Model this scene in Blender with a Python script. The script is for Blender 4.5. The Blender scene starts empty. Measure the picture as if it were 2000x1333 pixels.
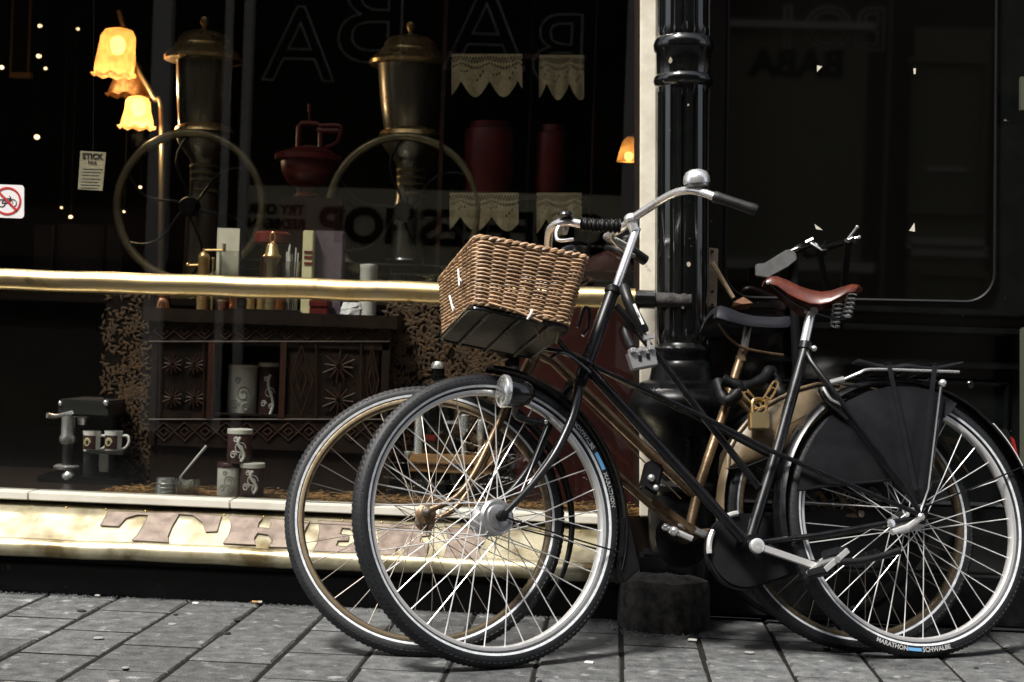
import bpy, bmesh, math, random
from mathutils import Vector as V, Matrix
random.seed(7)
rad, pi = math.radians, math.pi
S = bpy.context.scene
COL = S.collection

# ------------------------------------------------------------------ camera
FPX, CH = 3079.0, 0.781
FW = V((-0.06257637, 0.99803914, -0.00144054))
RT = V((0.99742013, 0.0625883, 0.03515379))
UP = V((-0.03517502, -0.00076298, 0.99938088))
CAM = V((0, 0, CH))
cd = bpy.data.cameras.new('camera')
cd.sensor_width = 36; cd.lens = FPX / 2000 * 36
cd.clip_start = 0.05; cd.clip_end = 200
cd.dof.use_dof = True; cd.dof.focus_distance = 3.95; cd.dof.aperture_fstop = 5.0
co = bpy.data.objects.new('camera', cd); COL.objects.link(co)
m = Matrix((RT, UP, -FW)).transposed().to_4x4(); m.translation = CAM
co.matrix_world = m
S.camera = co
# ------------------------------------------------------------------ light
SUN_EL, SUN_AZ = 60, 222          # azimuth measured from +Y clockwise: sun stands behind the camera, a little left
w = bpy.data.worlds.new('World'); S.world = w; w.use_nodes = True
nt = w.node_tree; bg = nt.nodes['Background']
sky = nt.nodes.new('ShaderNodeTexSky'); sky.sky_type = 'NISHITA'; sky.sun_disc = False
sky.sun_elevation = rad(SUN_EL); sky.sun_rotation = rad(SUN_AZ); sky.dust_density = 3.0; sky.ozone_density = 0.6; sky.air_density = 0.8
hs = nt.nodes.new('ShaderNodeHueSaturation'); hs.inputs['Saturation'].default_value = .4      # milky overcast
nt.links.new(sky.outputs[0], hs.inputs['Color']); nt.links.new(hs.outputs[0], bg.inputs[0]); bg.inputs[1].default_value = 0.085
sl = bpy.data.lights.new('sun', 'SUN'); sl.energy = 2.7; sl.angle = rad(11); sl.color = (1, .96, .9)
so = bpy.data.objects.new('sun', sl); COL.objects.link(so)
so.rotation_euler = V((math.sin(rad(SUN_AZ)) * math.cos(rad(SUN_EL)), math.cos(rad(SUN_AZ)) * math.cos(rad(SUN_EL)), math.sin(rad(SUN_EL)))).to_track_quat('Z', 'Y').to_euler()
S.view_settings.view_transform = 'Standard'; S.view_settings.look = 'None'
S.view_settings.exposure = 1.45; S.view_settings.gamma = 1
S.view_settings.use_curve_mapping = False
S.cycles.use_denoising = True
S.cycles.max_bounces = 8; S.cycles.transparent_max_bounces = 12; S.cycles.sample_clamp_indirect = 4

# ------------------------------------------------------------------ pixel -> place
def ray(x, y): return FW + RT * ((x - 1000) / FPX) + UP * ((666.5 - y) / FPX)
def F(x, y, Y):                      # point on the upright plane at depth Y
    d = ray(x, y); return CAM + d * (Y / d.y)
def G(x, y, z=0.0):                  # point on a level plane
    d = ray(x, y); return CAM + d * ((z - CH) / d.z)
def hit(x, y, p0, n):
    d = ray(x, y); return CAM + d * ((p0 - CAM).dot(n) / d.dot(n))
def px(n, Y): return n * Y / FPX     # pixels to metres at depth Y

# ------------------------------------------------------------------ materials
MATS = {}
def mat(name, c, rough=.5, metal=0., c2=None, scale=12., bump=0., bscale=120., coat=0., rv=0., detail=4., rnd=0., spec=.5, lo=.35, hi=.65, bdist=.002, stretch=None, world=False, c3=None, c3s=3., c3lo=.6, c3hi=.75):
    mt = bpy.data.materials.new(name); mt.use_nodes = True; MATS[name] = mt
    t = mt.node_tree; N = t.nodes; L = t.links; b = N['Principled BSDF']
    b.inputs['Roughness'].default_value = rough; b.inputs['Metallic'].default_value = metal
    b.inputs['Specular IOR Level'].default_value = spec
    b.inputs['Coat Weight'].default_value = coat; b.inputs['Coat Roughness'].default_value = .12
    tc = N.new('ShaderNodeTexCoord'); src = N.new('ShaderNodeNewGeometry').outputs['Position'] if world else tc.outputs['Object']
    if stretch:
        mp = N.new('ShaderNodeMapping'); mp.inputs['Scale'].default_value = stretch; L.new(src, mp.inputs[0]); src = mp.outputs[0]
    b.inputs['Base Color'].default_value = (*c, 1)
    out = None
    if c2 is not None or rv:
        n = N.new('ShaderNodeTexNoise'); n.inputs['Scale'].default_value = scale; n.inputs['Detail'].default_value = detail; n.inputs['Roughness'].default_value = .65
        L.new(src, n.inputs['Vector'])
        r = N.new('ShaderNodeValToRGB'); e = r.color_ramp.elements
        e[0].position = lo; e[1].position = hi; e[0].color = (*c, 1); e[1].color = (*(c2 or c), 1)
        L.new(n.outputs['Fac'], r.inputs[0]); out = r.outputs[0]
        if rv:
            mr = N.new('ShaderNodeMapRange'); mr.inputs[3].default_value = max(.02, rough - rv); mr.inputs[4].default_value = min(1, rough + rv)
            mr.inputs[1].default_value = .3; mr.inputs[2].default_value = .7
            L.new(n.outputs['Fac'], mr.inputs[0]); L.new(mr.outputs[0], b.inputs['Roughness'])
    if c3 is not None:
        n3 = N.new('ShaderNodeTexNoise'); n3.inputs['Scale'].default_value = c3s; n3.inputs['Detail'].default_value = 6; L.new(src, n3.inputs['Vector'])
        m3 = N.new('ShaderNodeMapRange'); m3.inputs[1].default_value = c3lo; m3.inputs[2].default_value = c3hi; L.new(n3.outputs['Fac'], m3.inputs[0])
        x3 = N.new('ShaderNodeMix'); x3.data_type = 'RGBA'; L.new(m3.outputs[0], x3.inputs[0])
        if out: L.new(out, x3.inputs[6])
        else: x3.inputs[6].default_value = (*c, 1)
        x3.inputs[7].default_value = (*c3, 1); out = x3.outputs[2]
    if rnd:
        oi = N.new('ShaderNodeObjectInfo'); h = N.new('ShaderNodeHueSaturation'); mr = N.new('ShaderNodeMapRange')
        mr.inputs[3].default_value = 1 - rnd; mr.inputs[4].default_value = 1 + rnd
        L.new(oi.outputs['Random'], mr.inputs[0]); L.new(mr.outputs[0], h.inputs['Value'])
        if out: L.new(out, h.inputs['Color'])
        else: h.inputs['Color'].default_value = (*c, 1)
        out = h.outputs[0]
    if out: L.new(out, b.inputs['Base Color'])
    if bump:
        n = N.new('ShaderNodeTexNoise'); n.inputs['Scale'].default_value = bscale; n.inputs['Detail'].default_value = 5; L.new(src, n.inputs['Vector'])
        bp = N.new('ShaderNodeBump'); bp.inputs['Strength'].default_value = bump; bp.inputs['Distance'].default_value = bdist
        L.new(n.outputs['Fac'], bp.inputs['Height']); L.new(bp.outputs[0], b.inputs['Normal'])
    return mt
def emis(name, c, s, base=(.1, .1, .1)):
    mt = bpy.data.materials.new(name); mt.use_nodes = True; b = mt.node_tree.nodes['Principled BSDF']
    b.inputs['Base Color'].default_value = (*base, 1); b.inputs['Emission Color'].default_value = (*c, 1); b.inputs['Emission Strength'].default_value = s
    MATS[name] = mt; return mt
def glassm(name, tint=(1, 1, 1), ior=1.5, rough=.0, mult=1.0):
    mt = bpy.data.materials.new(name); mt.use_nodes = True; t = mt.node_tree; N = t.nodes; L = t.links
    for n in list(N):
        if n.type == 'BSDF_PRINCIPLED': N.remove(n)
    o = N['Material Output']; tr = N.new('ShaderNodeBsdfTransparent'); tr.inputs[0].default_value = (*tint, 1)
    gl = N.new('ShaderNodeBsdfGlossy'); gl.inputs['Roughness'].default_value = rough
    fr = N.new('ShaderNodeFresnel'); ge = N.new('ShaderNodeNewGeometry'); mi = N.new('ShaderNodeMapRange'); mi.inputs[3].default_value = ior; mi.inputs[4].default_value = 1 / ior   # both faces of the thin pane reflect alike
    L.new(ge.outputs['Backfacing'], mi.inputs[0]); L.new(mi.outputs[0], fr.inputs[0])
    ml = N.new('ShaderNodeMath'); ml.operation = 'MULTIPLY'; ml.inputs[1].default_value = mult; ml.use_clamp = True
    mx = N.new('ShaderNodeMixShader'); L.new(fr.outputs[0], ml.inputs[0]); L.new(ml.outputs[0], mx.inputs[0]); L.new(tr.outputs[0], mx.inputs[1]); L.new(gl.outputs[0], mx.inputs[2])
    L.new(mx.outputs[0], o.inputs[0]); MATS[name] = mt; return mt

mat('paving', (.028, .030, .032), .78, c2=(.112, .115, .114), scale=22, bump=1., bscale=150, bdist=.004, rnd=.34, detail=10, lo=.32, hi=.7, c3=(.25, .25, .245), c3s=19, c3lo=.6, c3hi=.76, rv=.15, world=True)
mat('asphalt', (.02, .02, .021), .9, c2=(.035, .035, .036), scale=60, bump=.5, bscale=200, spec=.2)
mat('soil', (.006, .0057, .005), .95, c2=(.016, .015, .013), scale=60, bump=.6, spec=0.1)
mat('black_paint', (.002, .0023, .003), .31, c2=(.0035, .0035, .0045), scale=30, coat=.0, rv=.08, bump=.05, bscale=60, c3=(.009, .0085, .008), c3s=40, c3lo=.6, c3hi=.8)
mat('black_gloss', (.002, .0025, .0025), .16, coat=.6, c2=(.004, .005, .0045), scale=14, bump=.12, bscale=22, bdist=.004, c3=(.16, .14, .11), c3s=60, c3lo=.71, c3hi=.76)
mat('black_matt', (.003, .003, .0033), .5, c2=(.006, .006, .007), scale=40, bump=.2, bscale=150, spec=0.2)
mat('black_vinyl', (.0045, .0048, .0058), .46, c2=(.0075, .0078, .009), scale=9, bump=.35, bscale=14, bdist=.006, rv=.08, spec=.32)
mat('black_stone', (.004, .0043, .0045), .6, c2=(.016, .016, .0165), scale=28, bump=.5, bscale=90, c3=(.07, .066, .06), c3s=30, c3lo=.66, c3hi=.8, rv=.2, spec=0.25)
mat('pedestal_paint', (.002, .0023, .0025), .3, c2=(.004, .004, .0045), scale=20, bump=.3, bscale=30, spec=.2, rv=.08)
mat('base_stone', (.016, .0155, .015), .85, c2=(.06, .057, .053), scale=30, bump=.8, bscale=110, spec=0.2)
mat('rubber', (.006, .0068, .0085), .55, c2=(.011, .012, .014), scale=50, bump=.35, bscale=220, spec=0.35)
mat('grip_rubber', (.005, .005, .0055), .5, bump=.6, bscale=320)
mat('reflex', (.62, .64, .66), .35, c2=(.4, .42, .44), scale=60)
mat('white_print', (.7, .7, .7), .5); mat('blue_print', (.12, .33, .6), .5)
mat('chrome', (.9, .9, .9), .25, .8, c2=(.8, .8, .8), scale=40, rv=.05)
mat('alu', (.8, .795, .785), .34, .7, c2=(.72, .715, .7), scale=14, rv=.05)
mat('hub_white', (.5, .5, .5), .34, .85, c2=(.4, .4, .4), scale=40)
mat('spoke', (.8, .8, .79), .38, .55)
mat('spoke_old', (.42, .4, .37), .4, 1., c2=(.25, .2, .15), scale=60)
mat('rust_rim', (.21, .175, .115), .42, .8, c2=(.11, .075, .042), scale=70, rv=.12)
mat('rust_gold', (.2, .14, .08), .36, .65, c2=(.1, .06, .032), scale=32, rv=.12, bump=.25, bscale=180, c3=(.06, .03, .018), c3s=45, c3lo=.62, c3hi=.74)
mat('tan_vinyl', (.17, .125, .072), .4, c2=(.11, .08, .043), scale=14, bump=.2, bscale=60, c3=(.12, .085, .05), c3s=20, c3lo=.62, c3hi=.78)
mat('leather', (.105, .026, .014), .3, c2=(.055, .014, .008), scale=25, bump=.12, bscale=240, rv=.08, coat=.2)
mat('wicker', (.42, .27, .15), .5, c2=(.18, .105, .055), scale=30, rnd=.25, bump=.3, bscale=260)
mat('tie', (.8, .8, .78), .4)
mat('brass', (.72, .58, .34), .35, 1., c2=(.62, .45, .2), scale=9, rv=.06, bump=.1, bscale=9, bdist=.004, c3=(.27, .19, .08), c3s=16, c3lo=.62, c3hi=.76)
mat('brass_sheet', (.58, .54, .40), .36, .65, c2=(.42, .37, .23), scale=13, rv=.1, bump=.5, bscale=8, bdist=.008, c3=(.16, .12, .055), c3s=8.5, c3lo=.47, c3hi=.66)
mat('brass_dark', (.27, .22, .13), .4, .75, c2=(.17, .135, .075), scale=12, rv=.1)
mat('brass_lid', (.62, .43, .2), .3, .8, c2=(.4, .25, .1), scale=14, rv=.08)
mat('pewter', (.24, .215, .17), .32, .85, c2=(.12, .105, .08), scale=12, rv=.08, stretch=(1, 1, .15))
mat('copper', (.72, .34, .19), .22, 1., c2=(.5, .2, .1), scale=20)
mat('copper_letter', (.12, .085, .066), .45, .25, c2=(.21, .165, .13), scale=24, bump=.3, bscale=60, rv=.1)
mat('lead_edge', (.1, .075, .05), .6)
mat('cream', (.7, .66, .55), .55, c2=(.58, .53, .43), scale=18, bump=.25, bscale=50, c3=(.2, .15, .1), c3s=26, c3lo=.7, c3hi=.78)
mat('marble', (.68, .66, .58), .32, c2=(.58, .55, .47), scale=8, rv=.08)
mat('plate', (.42, .37, .28), .5, .2, c2=(.3, .25, .17), scale=40)
mat('olive_post', (.06, .065, .045), .6, spec=.2)
mat('wood_dark', (.017, .0095, .0065), .42, c2=(.008, .005, .0035), scale=20, stretch=(1, 1, .2), bump=.25, bscale=90, spec=0.25)
mat('wood_red', (.042, .015, .009), .45, c2=(.022, .009, .006), scale=16, stretch=(1, 1, .15), spec=0.25)
mat('wood_light', (.3, .17, .07), .5, c2=(.2, .1, .04), scale=20, stretch=(.2, 1, 1))
mat('carve', (.024, .011, .007), .36, c2=(.038, .018, .011), scale=25, spec=0.35)
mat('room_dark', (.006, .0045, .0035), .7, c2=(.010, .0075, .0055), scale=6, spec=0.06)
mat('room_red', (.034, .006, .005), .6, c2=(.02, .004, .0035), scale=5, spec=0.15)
mat('tin_red', (.10, .010, .009), .42, c2=(.065, .007, .006), scale=14, rv=.06, spec=0.3)
mat('kettle_red', (.14, .014, .010), .4, c2=(.08, .009, .007), scale=30, rv=.08)
mat('lace', (.5, .41, .25), .8, c2=(.34, .27, .15), scale=60, bump=.6, bscale=240)
mat('leaf_gold', (.085, .042, .013), .6, c2=(.03, .014, .005), scale=40, rnd=.0)
mat('leaf_back', (.008, .005, .0035), .8, spec=0.1)
mat('leaf_straw', (.30, .16, .05), .65, c2=(.16, .08, .025), scale=40)
mat('saddle_vinyl', (.012, .012, .015), .3, c2=(.02, .02, .024), scale=12, bump=.2, bscale=60)
mat('tin_white', (.62, .61, .56), .4, c2=(.5, .49, .45), scale=20)
mat('tin_brown', (.06, .028, .028), .4, c2=(.045, .02, .02), scale=20)
mat('print_grey', (.3, .3, .26), .5); mat('print_white', (.6, .58, .55), .5)
mat('porcelain', (.75, .74, .72), .25)
mat('steel', (.6, .6, .59), .33, .75, c2=(.45, .45, .45), scale=30, rv=.08)
mat('machine_grey', (.06, .06, .06), .35, .6)
mat('paper', (.66, .62, .5), .7, c2=(.56, .52, .42), scale=20)
mat('paper_card', (.40, .34, .24), .7, c2=(.32, .27, .18), scale=20); mat('ink', (.02, .018, .016), .7)
mat('packet_cream', (.6, .55, .33), .6, c2=(.5, .45, .26), scale=15)
mat('packet_purple', (.07, .045, .065), .5, c2=(.11, .08, .10), scale=60)
mat('bag_white', (.8, .79, .8), .4, c2=(.65, .64, .66), scale=25, bump=.6, bscale=40)
mat('sign_white', (.72, .7, .7), .45); mat('sign_red', (.45, .03, .03), .45)
mat('lens_glass', (.6, .61, .61), .16, .9); mat('red_lens', (.2, .012, .01), .2)
mat('grey_plastic', (.14, .14, .14), .45, c2=(.1, .1, .1), scale=30)
mat('dead_leaf', (.17, .08, .035), .8, c2=(.09, .04, .018), scale=40)
mat('stick_wood', (.55, .43, .26), .6, c2=(.4, .3, .17), scale=30)
mat('gum_dark', (.02, .02, .02), .8, spec=.2); mat('litter_grey', (.2, .195, .19), .8)
mat('litter', (.75, .72, .68), .7); mat('butt_tan', (.55, .33, .13), .8)
mat('brick_far', (.13, .09, .07), .8, c2=(.09, .06, .05), scale=5)
mat('far_paint', (.3, .29, .2), .6); mat('far_dark', (.02, .02, .018), .5, spec=0.1); mat('far_pale', (.75, .73, .66), .6); mat('far_sign', (.75, .72, .5), .6)
glassm('window_glass', (.93, .94, .92), 1.5, 0.0, 1.2)
glassm('jar_glass', (.85, .86, .85), 1.5, .02, 3.0)
mat('dark_pane', (.0015, .0015, .0012), .03, spec=.6)
emis('shade_glow', (1, .5, .13), 1.0, (.5, .3, .12)); emis('bulb_glow', (1, .76, .38), 9, (.8, .7, .5)); emis('spark_glow', (1, .66, .34), 1.6, (.8, .7, .5))

# ------------------------------------------------------------------ mesh helpers
BASE = {}
def base_of(o):
    while o is not None:
        if o.name in BASE: return BASE[o.name]
        o = o.parent
    return V((0, 0, 0))
def frame(d, ref=None):
    d = d.normalized(); r = ref or (V((0, 0, 1)) if abs(d.z) < .9 else V((1, 0, 0)))
    a = r.cross(d).normalized(); return a, d.cross(a).normalized()
def cr(P, n=6, closed=False):
    P = [V(p) for p in P]; out = []; k = len(P)
    rng = range(k) if closed else range(k - 1)
    for i in rng:
        if closed: a, b, c, d = P[i - 1], P[i], P[(i + 1) % k], P[(i + 2) % k]
        else: a, b, c, d = P[max(i - 1, 0)], P[i], P[i + 1], P[min(i + 2, k - 1)]
        for j in range(n):
            t = j / n
            out.append(.5 * ((2 * b) + (c - a) * t + (2 * a - 5 * b + 4 * c - d) * t * t + (3 * b - a - 3 * c + d) * t ** 3))
    if not closed: out.append(P[-1])
    return out
class MB:
    def __init__(s): s.v = []; s.f = []
    def tube(s, P, r, seg=10, closed=False, caps=True):
        P = [V(p) for p in P]; n = len(P); R = r if isinstance(r, (list, tuple)) else [r] * n
        i0 = len(s.v); d0 = (P[1] - P[0]); a, b = frame(d0); prev = d0.normalized()
        for i in range(n):
            if closed: d = (P[(i + 1) % n] - P[i - 1]).normalized()
            else: d = (P[min(i + 1, n - 1)] - P[max(i - 1, 0)]).normalized()
            q = prev.rotation_difference(d); a = q @ a; b = q @ b; prev = d
            for k in range(seg):
                t = 2 * pi * k / seg; s.v.append(P[i] + (a * math.cos(t) + b * math.sin(t)) * R[i])
        for i in range(n if closed else n - 1):
            for k in range(seg):
                A = i0 + i * seg; B = i0 + ((i + 1) % n) * seg
                s.f.append((A + k, A + (k + 1) % seg, B + (k + 1) % seg, B + k))
        if caps and not closed:
            s.f.append(tuple(i0 + k for k in reversed(range(seg)))); s.f.append(tuple(i0 + (n - 1) * seg + k for k in range(seg)))
        return s
    def lathe(s, prof, o, axis=V((0, 0, 1)), seg=32, flute=None, ref=None):
        # prof: (radius, height); flute: {index: (count, depth)}
        o = V(o); ax = V(axis).normalized(); a, b = frame(ax, ref); i0 = len(s.v)
        for i, (r, h) in enumerate(prof):
            for k in range(seg):
                t = 2 * pi * k / seg; rr = r
                if flute and i in flute:
                    c, dp = flute[i]; rr = r - dp * max(0, math.cos(c * t)) ** .6
                s.v.append(o + ax * h + (a * math.cos(t) + b * math.sin(t)) * rr)
        for i in range(len(prof) - 1):
            for k in range(seg):
                A = i0 + i * seg; B = A + seg
                s.f.append((A + k, A + (k + 1) % seg, B + (k + 1) % seg, B + k))
        if prof[0][0] > 1e-5: s.f.append(tuple(i0 + k for k in reversed(range(seg))))
        if prof[-1][0] > 1e-5: s.f.append(tuple(i0 + (len(prof) - 1) * seg + k for k in range(seg)))
        return s
    def box(s, lo, hi):
        x0, y0, z0 = lo; x1, y1, z1 = hi
        return s.hexa([(x0, y0, z0), (x1, y0, z0), (x1, y1, z0), (x0, y1, z0), (x0, y0, z1), (x1, y0, z1), (x1, y1, z1), (x0, y1, z1)])
    def hexa(s, P):
        i = len(s.v); s.v += [V(p) for p in P]
        s.f += [(i, i + 3, i + 2, i + 1), (i + 4, i + 5, i + 6, i + 7), (i, i + 1, i + 5, i + 4), (i + 1, i + 2, i + 6, i + 5), (i + 2, i + 3, i + 7, i + 6), (i + 3, i, i + 4, i + 7)]
        return s
    def bar(s, p, q, wd, th, ref):      # square bar, ref = thickness direction
        p, q, ref = V(p), V(q), V(ref); d = (q - p).normalized(); side = d.cross(ref).normalized() * wd / 2; t = side.cross(d).normalized() * th / 2
        return s.hexa([p - side - t, p + side - t, q + side - t, q - side - t, p - side + t, p + side + t, q + side + t, q - side + t])
    def prism(s, P, d):
        P = [V(p) for p in P]; d = V(d); n = len(P); i = len(s.v)
        s.v += P + [p + d for p in P]
        s.f.append(tuple(i + k for k in range(n))); s.f.append(tuple(i + n + k for k in reversed(range(n))))
        for k in range(n): s.f.append((i + k, i + (k + 1) % n, i + n + (k + 1) % n, i + n + k))
        return s
    def sweep(s, prof, W, a0, a1, n, closed_prof=True):   # profile (radius, offset) swept about the wheel axis
        i0 = len(s.v); k = len(prof); full = abs(a1 - a0) > 359.9
        m = n if full else n + 1
        for i in range(m):
            t = rad(a0 + (a1 - a0) * i / n)
            for r, o in prof: s.v.append(W @ V((r * math.cos(t), r * math.sin(t), o)))
        for i in range(n):
            A = i0 + i * k; B = i0 + ((i + 1) % m) * k
            for j in range(k if closed_prof else k - 1): s.f.append((A + j, A + (j + 1) % k, B + (j + 1) % k, B + j))
        if not full and closed_prof:
            s.f.append(tuple(i0 + j for j in range(k))); s.f.append(tuple(i0 + (m - 1) * k + j for j in reversed(range(k))))
        return s
    def ball(s, c, r, seg=16, sc=(1, 1, 1)):
        c = V(c); i0 = len(s.v); nr = seg // 2
        for i in range(nr + 1):
            t = pi * i / nr
            for k in range(seg):
                p = 2 * pi * k / seg; s.v.append(c + V((math.sin(t) * math.cos(p) * sc[0], math.sin(t) * math.sin(p) * sc[1], math.cos(t) * sc[2])) * r)
        for i in range(nr):
            for k in range(seg): A = i0 + i * seg; s.f.append((A + k, A + seg + k, A + seg + (k + 1) % seg, A + (k + 1) % seg))
        return s
    def mesh(s, name, base=V((0, 0, 0)), smooth=True, bevel=0):
        me = bpy.data.meshes.new(name); me.from_pydata([tuple(p - base) for p in s.v], [], s.f)
        bm = bmesh.new(); bm.from_mesh(me); bmesh.ops.recalc_face_normals(bm, faces=bm.faces)
        if bevel: bmesh.ops.bevel(bm, geom=[e for e in bm.edges if e.calc_face_angle(0) > .6], offset=bevel, segments=2, affect='EDGES', clamp_overlap=True)
        if smooth:
            for f in bm.faces: f.smooth = True
            for e in bm.edges: e.smooth = e.calc_face_angle(0) < rad(42)
        bm.to_mesh(me); bm.free(); return me
    def build(s, name, mt, parent=None, smooth=True, bevel=0):
        b = base_of(parent) if parent else V((0, 0, 0))
        me = s.mesh(name, b, smooth, bevel); me.materials.append(MATS[mt])
        o = bpy.data.objects.new(name, me); COL.objects.link(o); o.parent = parent
        return o
def tag(o, label, cat, group=None):
    o['label'] = label; o['category'] = cat
    if group: o['group'] = group
    return o
def thing(name, loc, label, cat, group=None):
    o = bpy.data.objects.new(name, None); COL.objects.link(o); o.location = loc; o.empty_display_size = .05
    BASE[o.name] = V(loc); return tag(o, label, cat, group)
def struct(o): o['kind'] = 'structure'; return o
def stuff(o): o['kind'] = 'stuff'; return o
def piece(name, me, M, parent):          # shared mesh data, own transform
    o = bpy.data.objects.new(name, me); COL.objects.link(o); o.parent = parent
    o.matrix_basis = Matrix.Translation(-base_of(parent)) @ M; return o
def mmesh(mb, name, mt, **k):
    me = mb.mesh(name, **k); me.materials.append(MATS[mt]); return me
def along(p, q, r=1.):                    # matrix carrying a unit z stick to p..q
    p, q = V(p), V(q); d = q - p; a, b = frame(d); L = d.length
    M = Matrix((a * r, b * r, d)).transposed().to_4x4(); M.translation = p; return M
def text_mesh(txt, size=1., ext=0., font_outline=None, bold=0.):
    c = bpy.data.curves.new('t', 'FONT'); c.body = txt; c.size = size; c.extrude = ext; c.align_x = 'CENTER'; c.align_y = 'CENTER'; c.offset = bold; c.resolution_u = 6
    if font_outline: c.fill_mode = 'NONE'; c.bevel_depth = font_outline; c.bevel_resolution = 0
    o = bpy.data.objects.new('t', c); COL.objects.link(o)
    bpy.context.view_layer.update()
    me = bpy.data.meshes.new_from_object(o.evaluated_get(bpy.context.evaluated_depsgraph_get()))
    bpy.data.objects.remove(o); return me
def text(name, txt, mt, parent, fn, size=1., ext=0., outline=None, bold=0.):  # fn maps local text coordinates to a place
    me = text_mesh(txt, size, ext, outline, bold); b = base_of(parent)
    for vv in me.vertices: vv.co = fn(vv.co) - b
    me.materials.clear(); me.materials.append(MATS[mt]); me.name = name
    o = bpy.data.objects.new(name, me); COL.objects.link(o); o.parent = parent; return o

#=========== SETTING ===========
# ------------------------------------------------------------------ pavement
ground = MB().box((-30, -14, -.30), (30, 4.6, -.0045)).build('pavement', 'soil', smooth=False); struct(ground)
TW, TL, GAP = .2052, .2955, .008
tiles = []
for k in range(4):
    b_ = MB(); h = .045; ins = .0055; x1, y1 = (TW - GAP) / 2, (TL - .016) / 2
    j = lambda s: random.uniform(-s, s)
    b_.v = [V((sx * x1 + j(.0012), sy * y1 + j(.0012), -h)) for sx, sy in ((-1, -1), (1, -1), (1, 1), (-1, 1))]
    b_.v += [V((sx * x1 + j(.0015), sy * y1 + j(.0015), -ins)) for sx, sy in ((-1, -1), (1, -1), (1, 1), (-1, 1))]
    b_.v += [V((sx * (x1 - ins), sy * (y1 - ins), 0)) for sx, sy in ((-1, -1), (1, -1), (1, 1), (-1, 1))]
    for a in (0, 4):
        for q in range(4): b_.f.append((a + q, a + (q + 1) % 4, a + 4 + (q + 1) % 4, a + 4 + q))
    b_.f.append((8, 9, 10, 11)); tiles.append(mmesh(b_, 'paving_stone', 'paving', smooth=False))
for c in range(-9, 10):
    x = .055 + TW * (c + .5)
    off = 3.662 if c % 2 else 3.662 + TL / 2
    for r in range(-3, 4):
        y = off + TL * (r + .5)
        if y > 4.62 or y < 2.95: continue
        M = Matrix.Translation((x, y, random.uniform(-.0025, .0015))) @ Matrix.Rotation(random.uniform(-.006, .006), 4, 'Z') @ Matrix.Rotation(random.uniform(-.006, .006), 4, 'X') @ Matrix.Rotation(random.uniform(-.005, .005), 4, 'Y')
        piece('paving_stone', random.choice(tiles), M, ground)
far_pave = MB().box((-30, -2.6, -.0035), (30, 2.86, .0)).build('street', 'asphalt', smooth=False); struct(far_pave)

# ------------------------------------------------------------------ shop front
GY = 4.56                                  # window glass
def row(x, y, Y): return F(x, y, Y)
shop = thing('shop_building', (-.8, 4.6, 0), 'old coffee shop front with brass sill, large display window and black side bay', 'building')
XL, XR = -3.4, .06
zl = lambda y, Y: F(280, y, Y).z
# plinth
MB().box((XL, 4.45, 0), (XR + .06, 4.62, zl(1111, 4.45))).build('plinth', 'black_stone', shop, bevel=.004)
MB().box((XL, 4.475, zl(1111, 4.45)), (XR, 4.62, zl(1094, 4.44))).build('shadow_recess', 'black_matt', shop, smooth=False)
# brass fascia: sloping face plus rolled nose
FT = V((0, 4.525, zl(996, 4.525))); FB = V((0, 4.405, zl(1063, 4.405)))
prof = [(4.62, FT.z + .004), (FT.y, FT.z), (FT.y + (FB.y - FT.y) * .5, FT.z + (FB.z - FT.z) * .5), (FB.y, FB.z)]
nz = zl(1080, 4.40); nr_ = .026
for k in range(9):
    t = rad(70 + k * 22); prof.append((4.408 + math.cos(t) * nr_, nz + math.sin(t) * nr_ * 1.05))
prof.append((4.5, prof[-1][1] + .004))
fm = MB(); nx = 90; kk = len(prof)
for i in range(nx + 1):
    x = XL + (XR - XL) * i / nx; wv = .0016 * math.sin(x * 9) + .0012 * math.sin(x * 23 + 1)
    for q, (y, z) in enumerate(prof): fm.v.append(V((x, y + (wv if q > 2 else 0), z + wv * .6 * (q > 1))))
for i in range(nx):
    for q in range(kk - 1): fm.f.append((i * kk + q, i * kk + q + 1, (i + 1) * kk + q + 1, (i + 1) * kk + q))
fascia = fm.build('brass_fascia', 'brass_sheet', shop)
fn_ = V((0, -(FT.z - FB.z), (FT.y - FB.y))).normalized()
def FA_(x, y, off=0.): return hit(x, y, FT + fn_ * off, fn_)
LET = [
 [(212, 1000), (290, 1003), (360, 1003), (433, 1009), (424, 1040), (402, 1041), (396, 1022), (378, 1008), (350, 1006), (336, 1030), (328, 1050), (330, 1061), (258, 1057), (268, 1048), (280, 1028), (290, 1008), (268, 1007), (246, 1014), (232, 1030), (196, 1028)],
 [(447, 1009), (514, 1013), (506, 1022), (503, 1032), (526, 1034), (530, 1024), (528, 1015), (606, 1020), (598, 1032), (590, 1052), (598, 1072), (524, 1070), (533, 1058), (524, 1046), (503, 1043), (496, 1054), (500, 1066), (436, 1063), (448, 1046), (452, 1030)],
 [(622, 1019), (710, 1023), (702, 1040), (690, 1042), (684, 1034), (668, 1033), (664, 1045), (682, 1047), (680, 1058), (660, 1058), (656, 1068), (676, 1070), (690, 1062), (700, 1064), (694, 1082), (612, 1078), (620, 1062), (624, 1040)],
 [(734, 1024), (842, 1030), (838, 1048), (822, 1050), (820, 1060), (838, 1066), (832, 1090), (788, 1088), (790, 1072), (776, 1070), (770, 1086), (730, 1084), (740, 1060)],
 [(870, 1032), (938, 1036), (946, 1056), (934, 1072), (940, 1094), (866, 1091), (876, 1060)]]
for L in LET:
    P = [FA_(x, y, .0015) for x, y in L]
    lt_ = MB().prism(P, fn_ * .0035).build('fascia_letter', 'copper_letter', shop, smooth=False)
    MB().tube([p_ + fn_ * .0035 for p_ in P], .0011, 5, closed=True).build('letter_edge', 'lead_edge', lt_)
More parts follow.
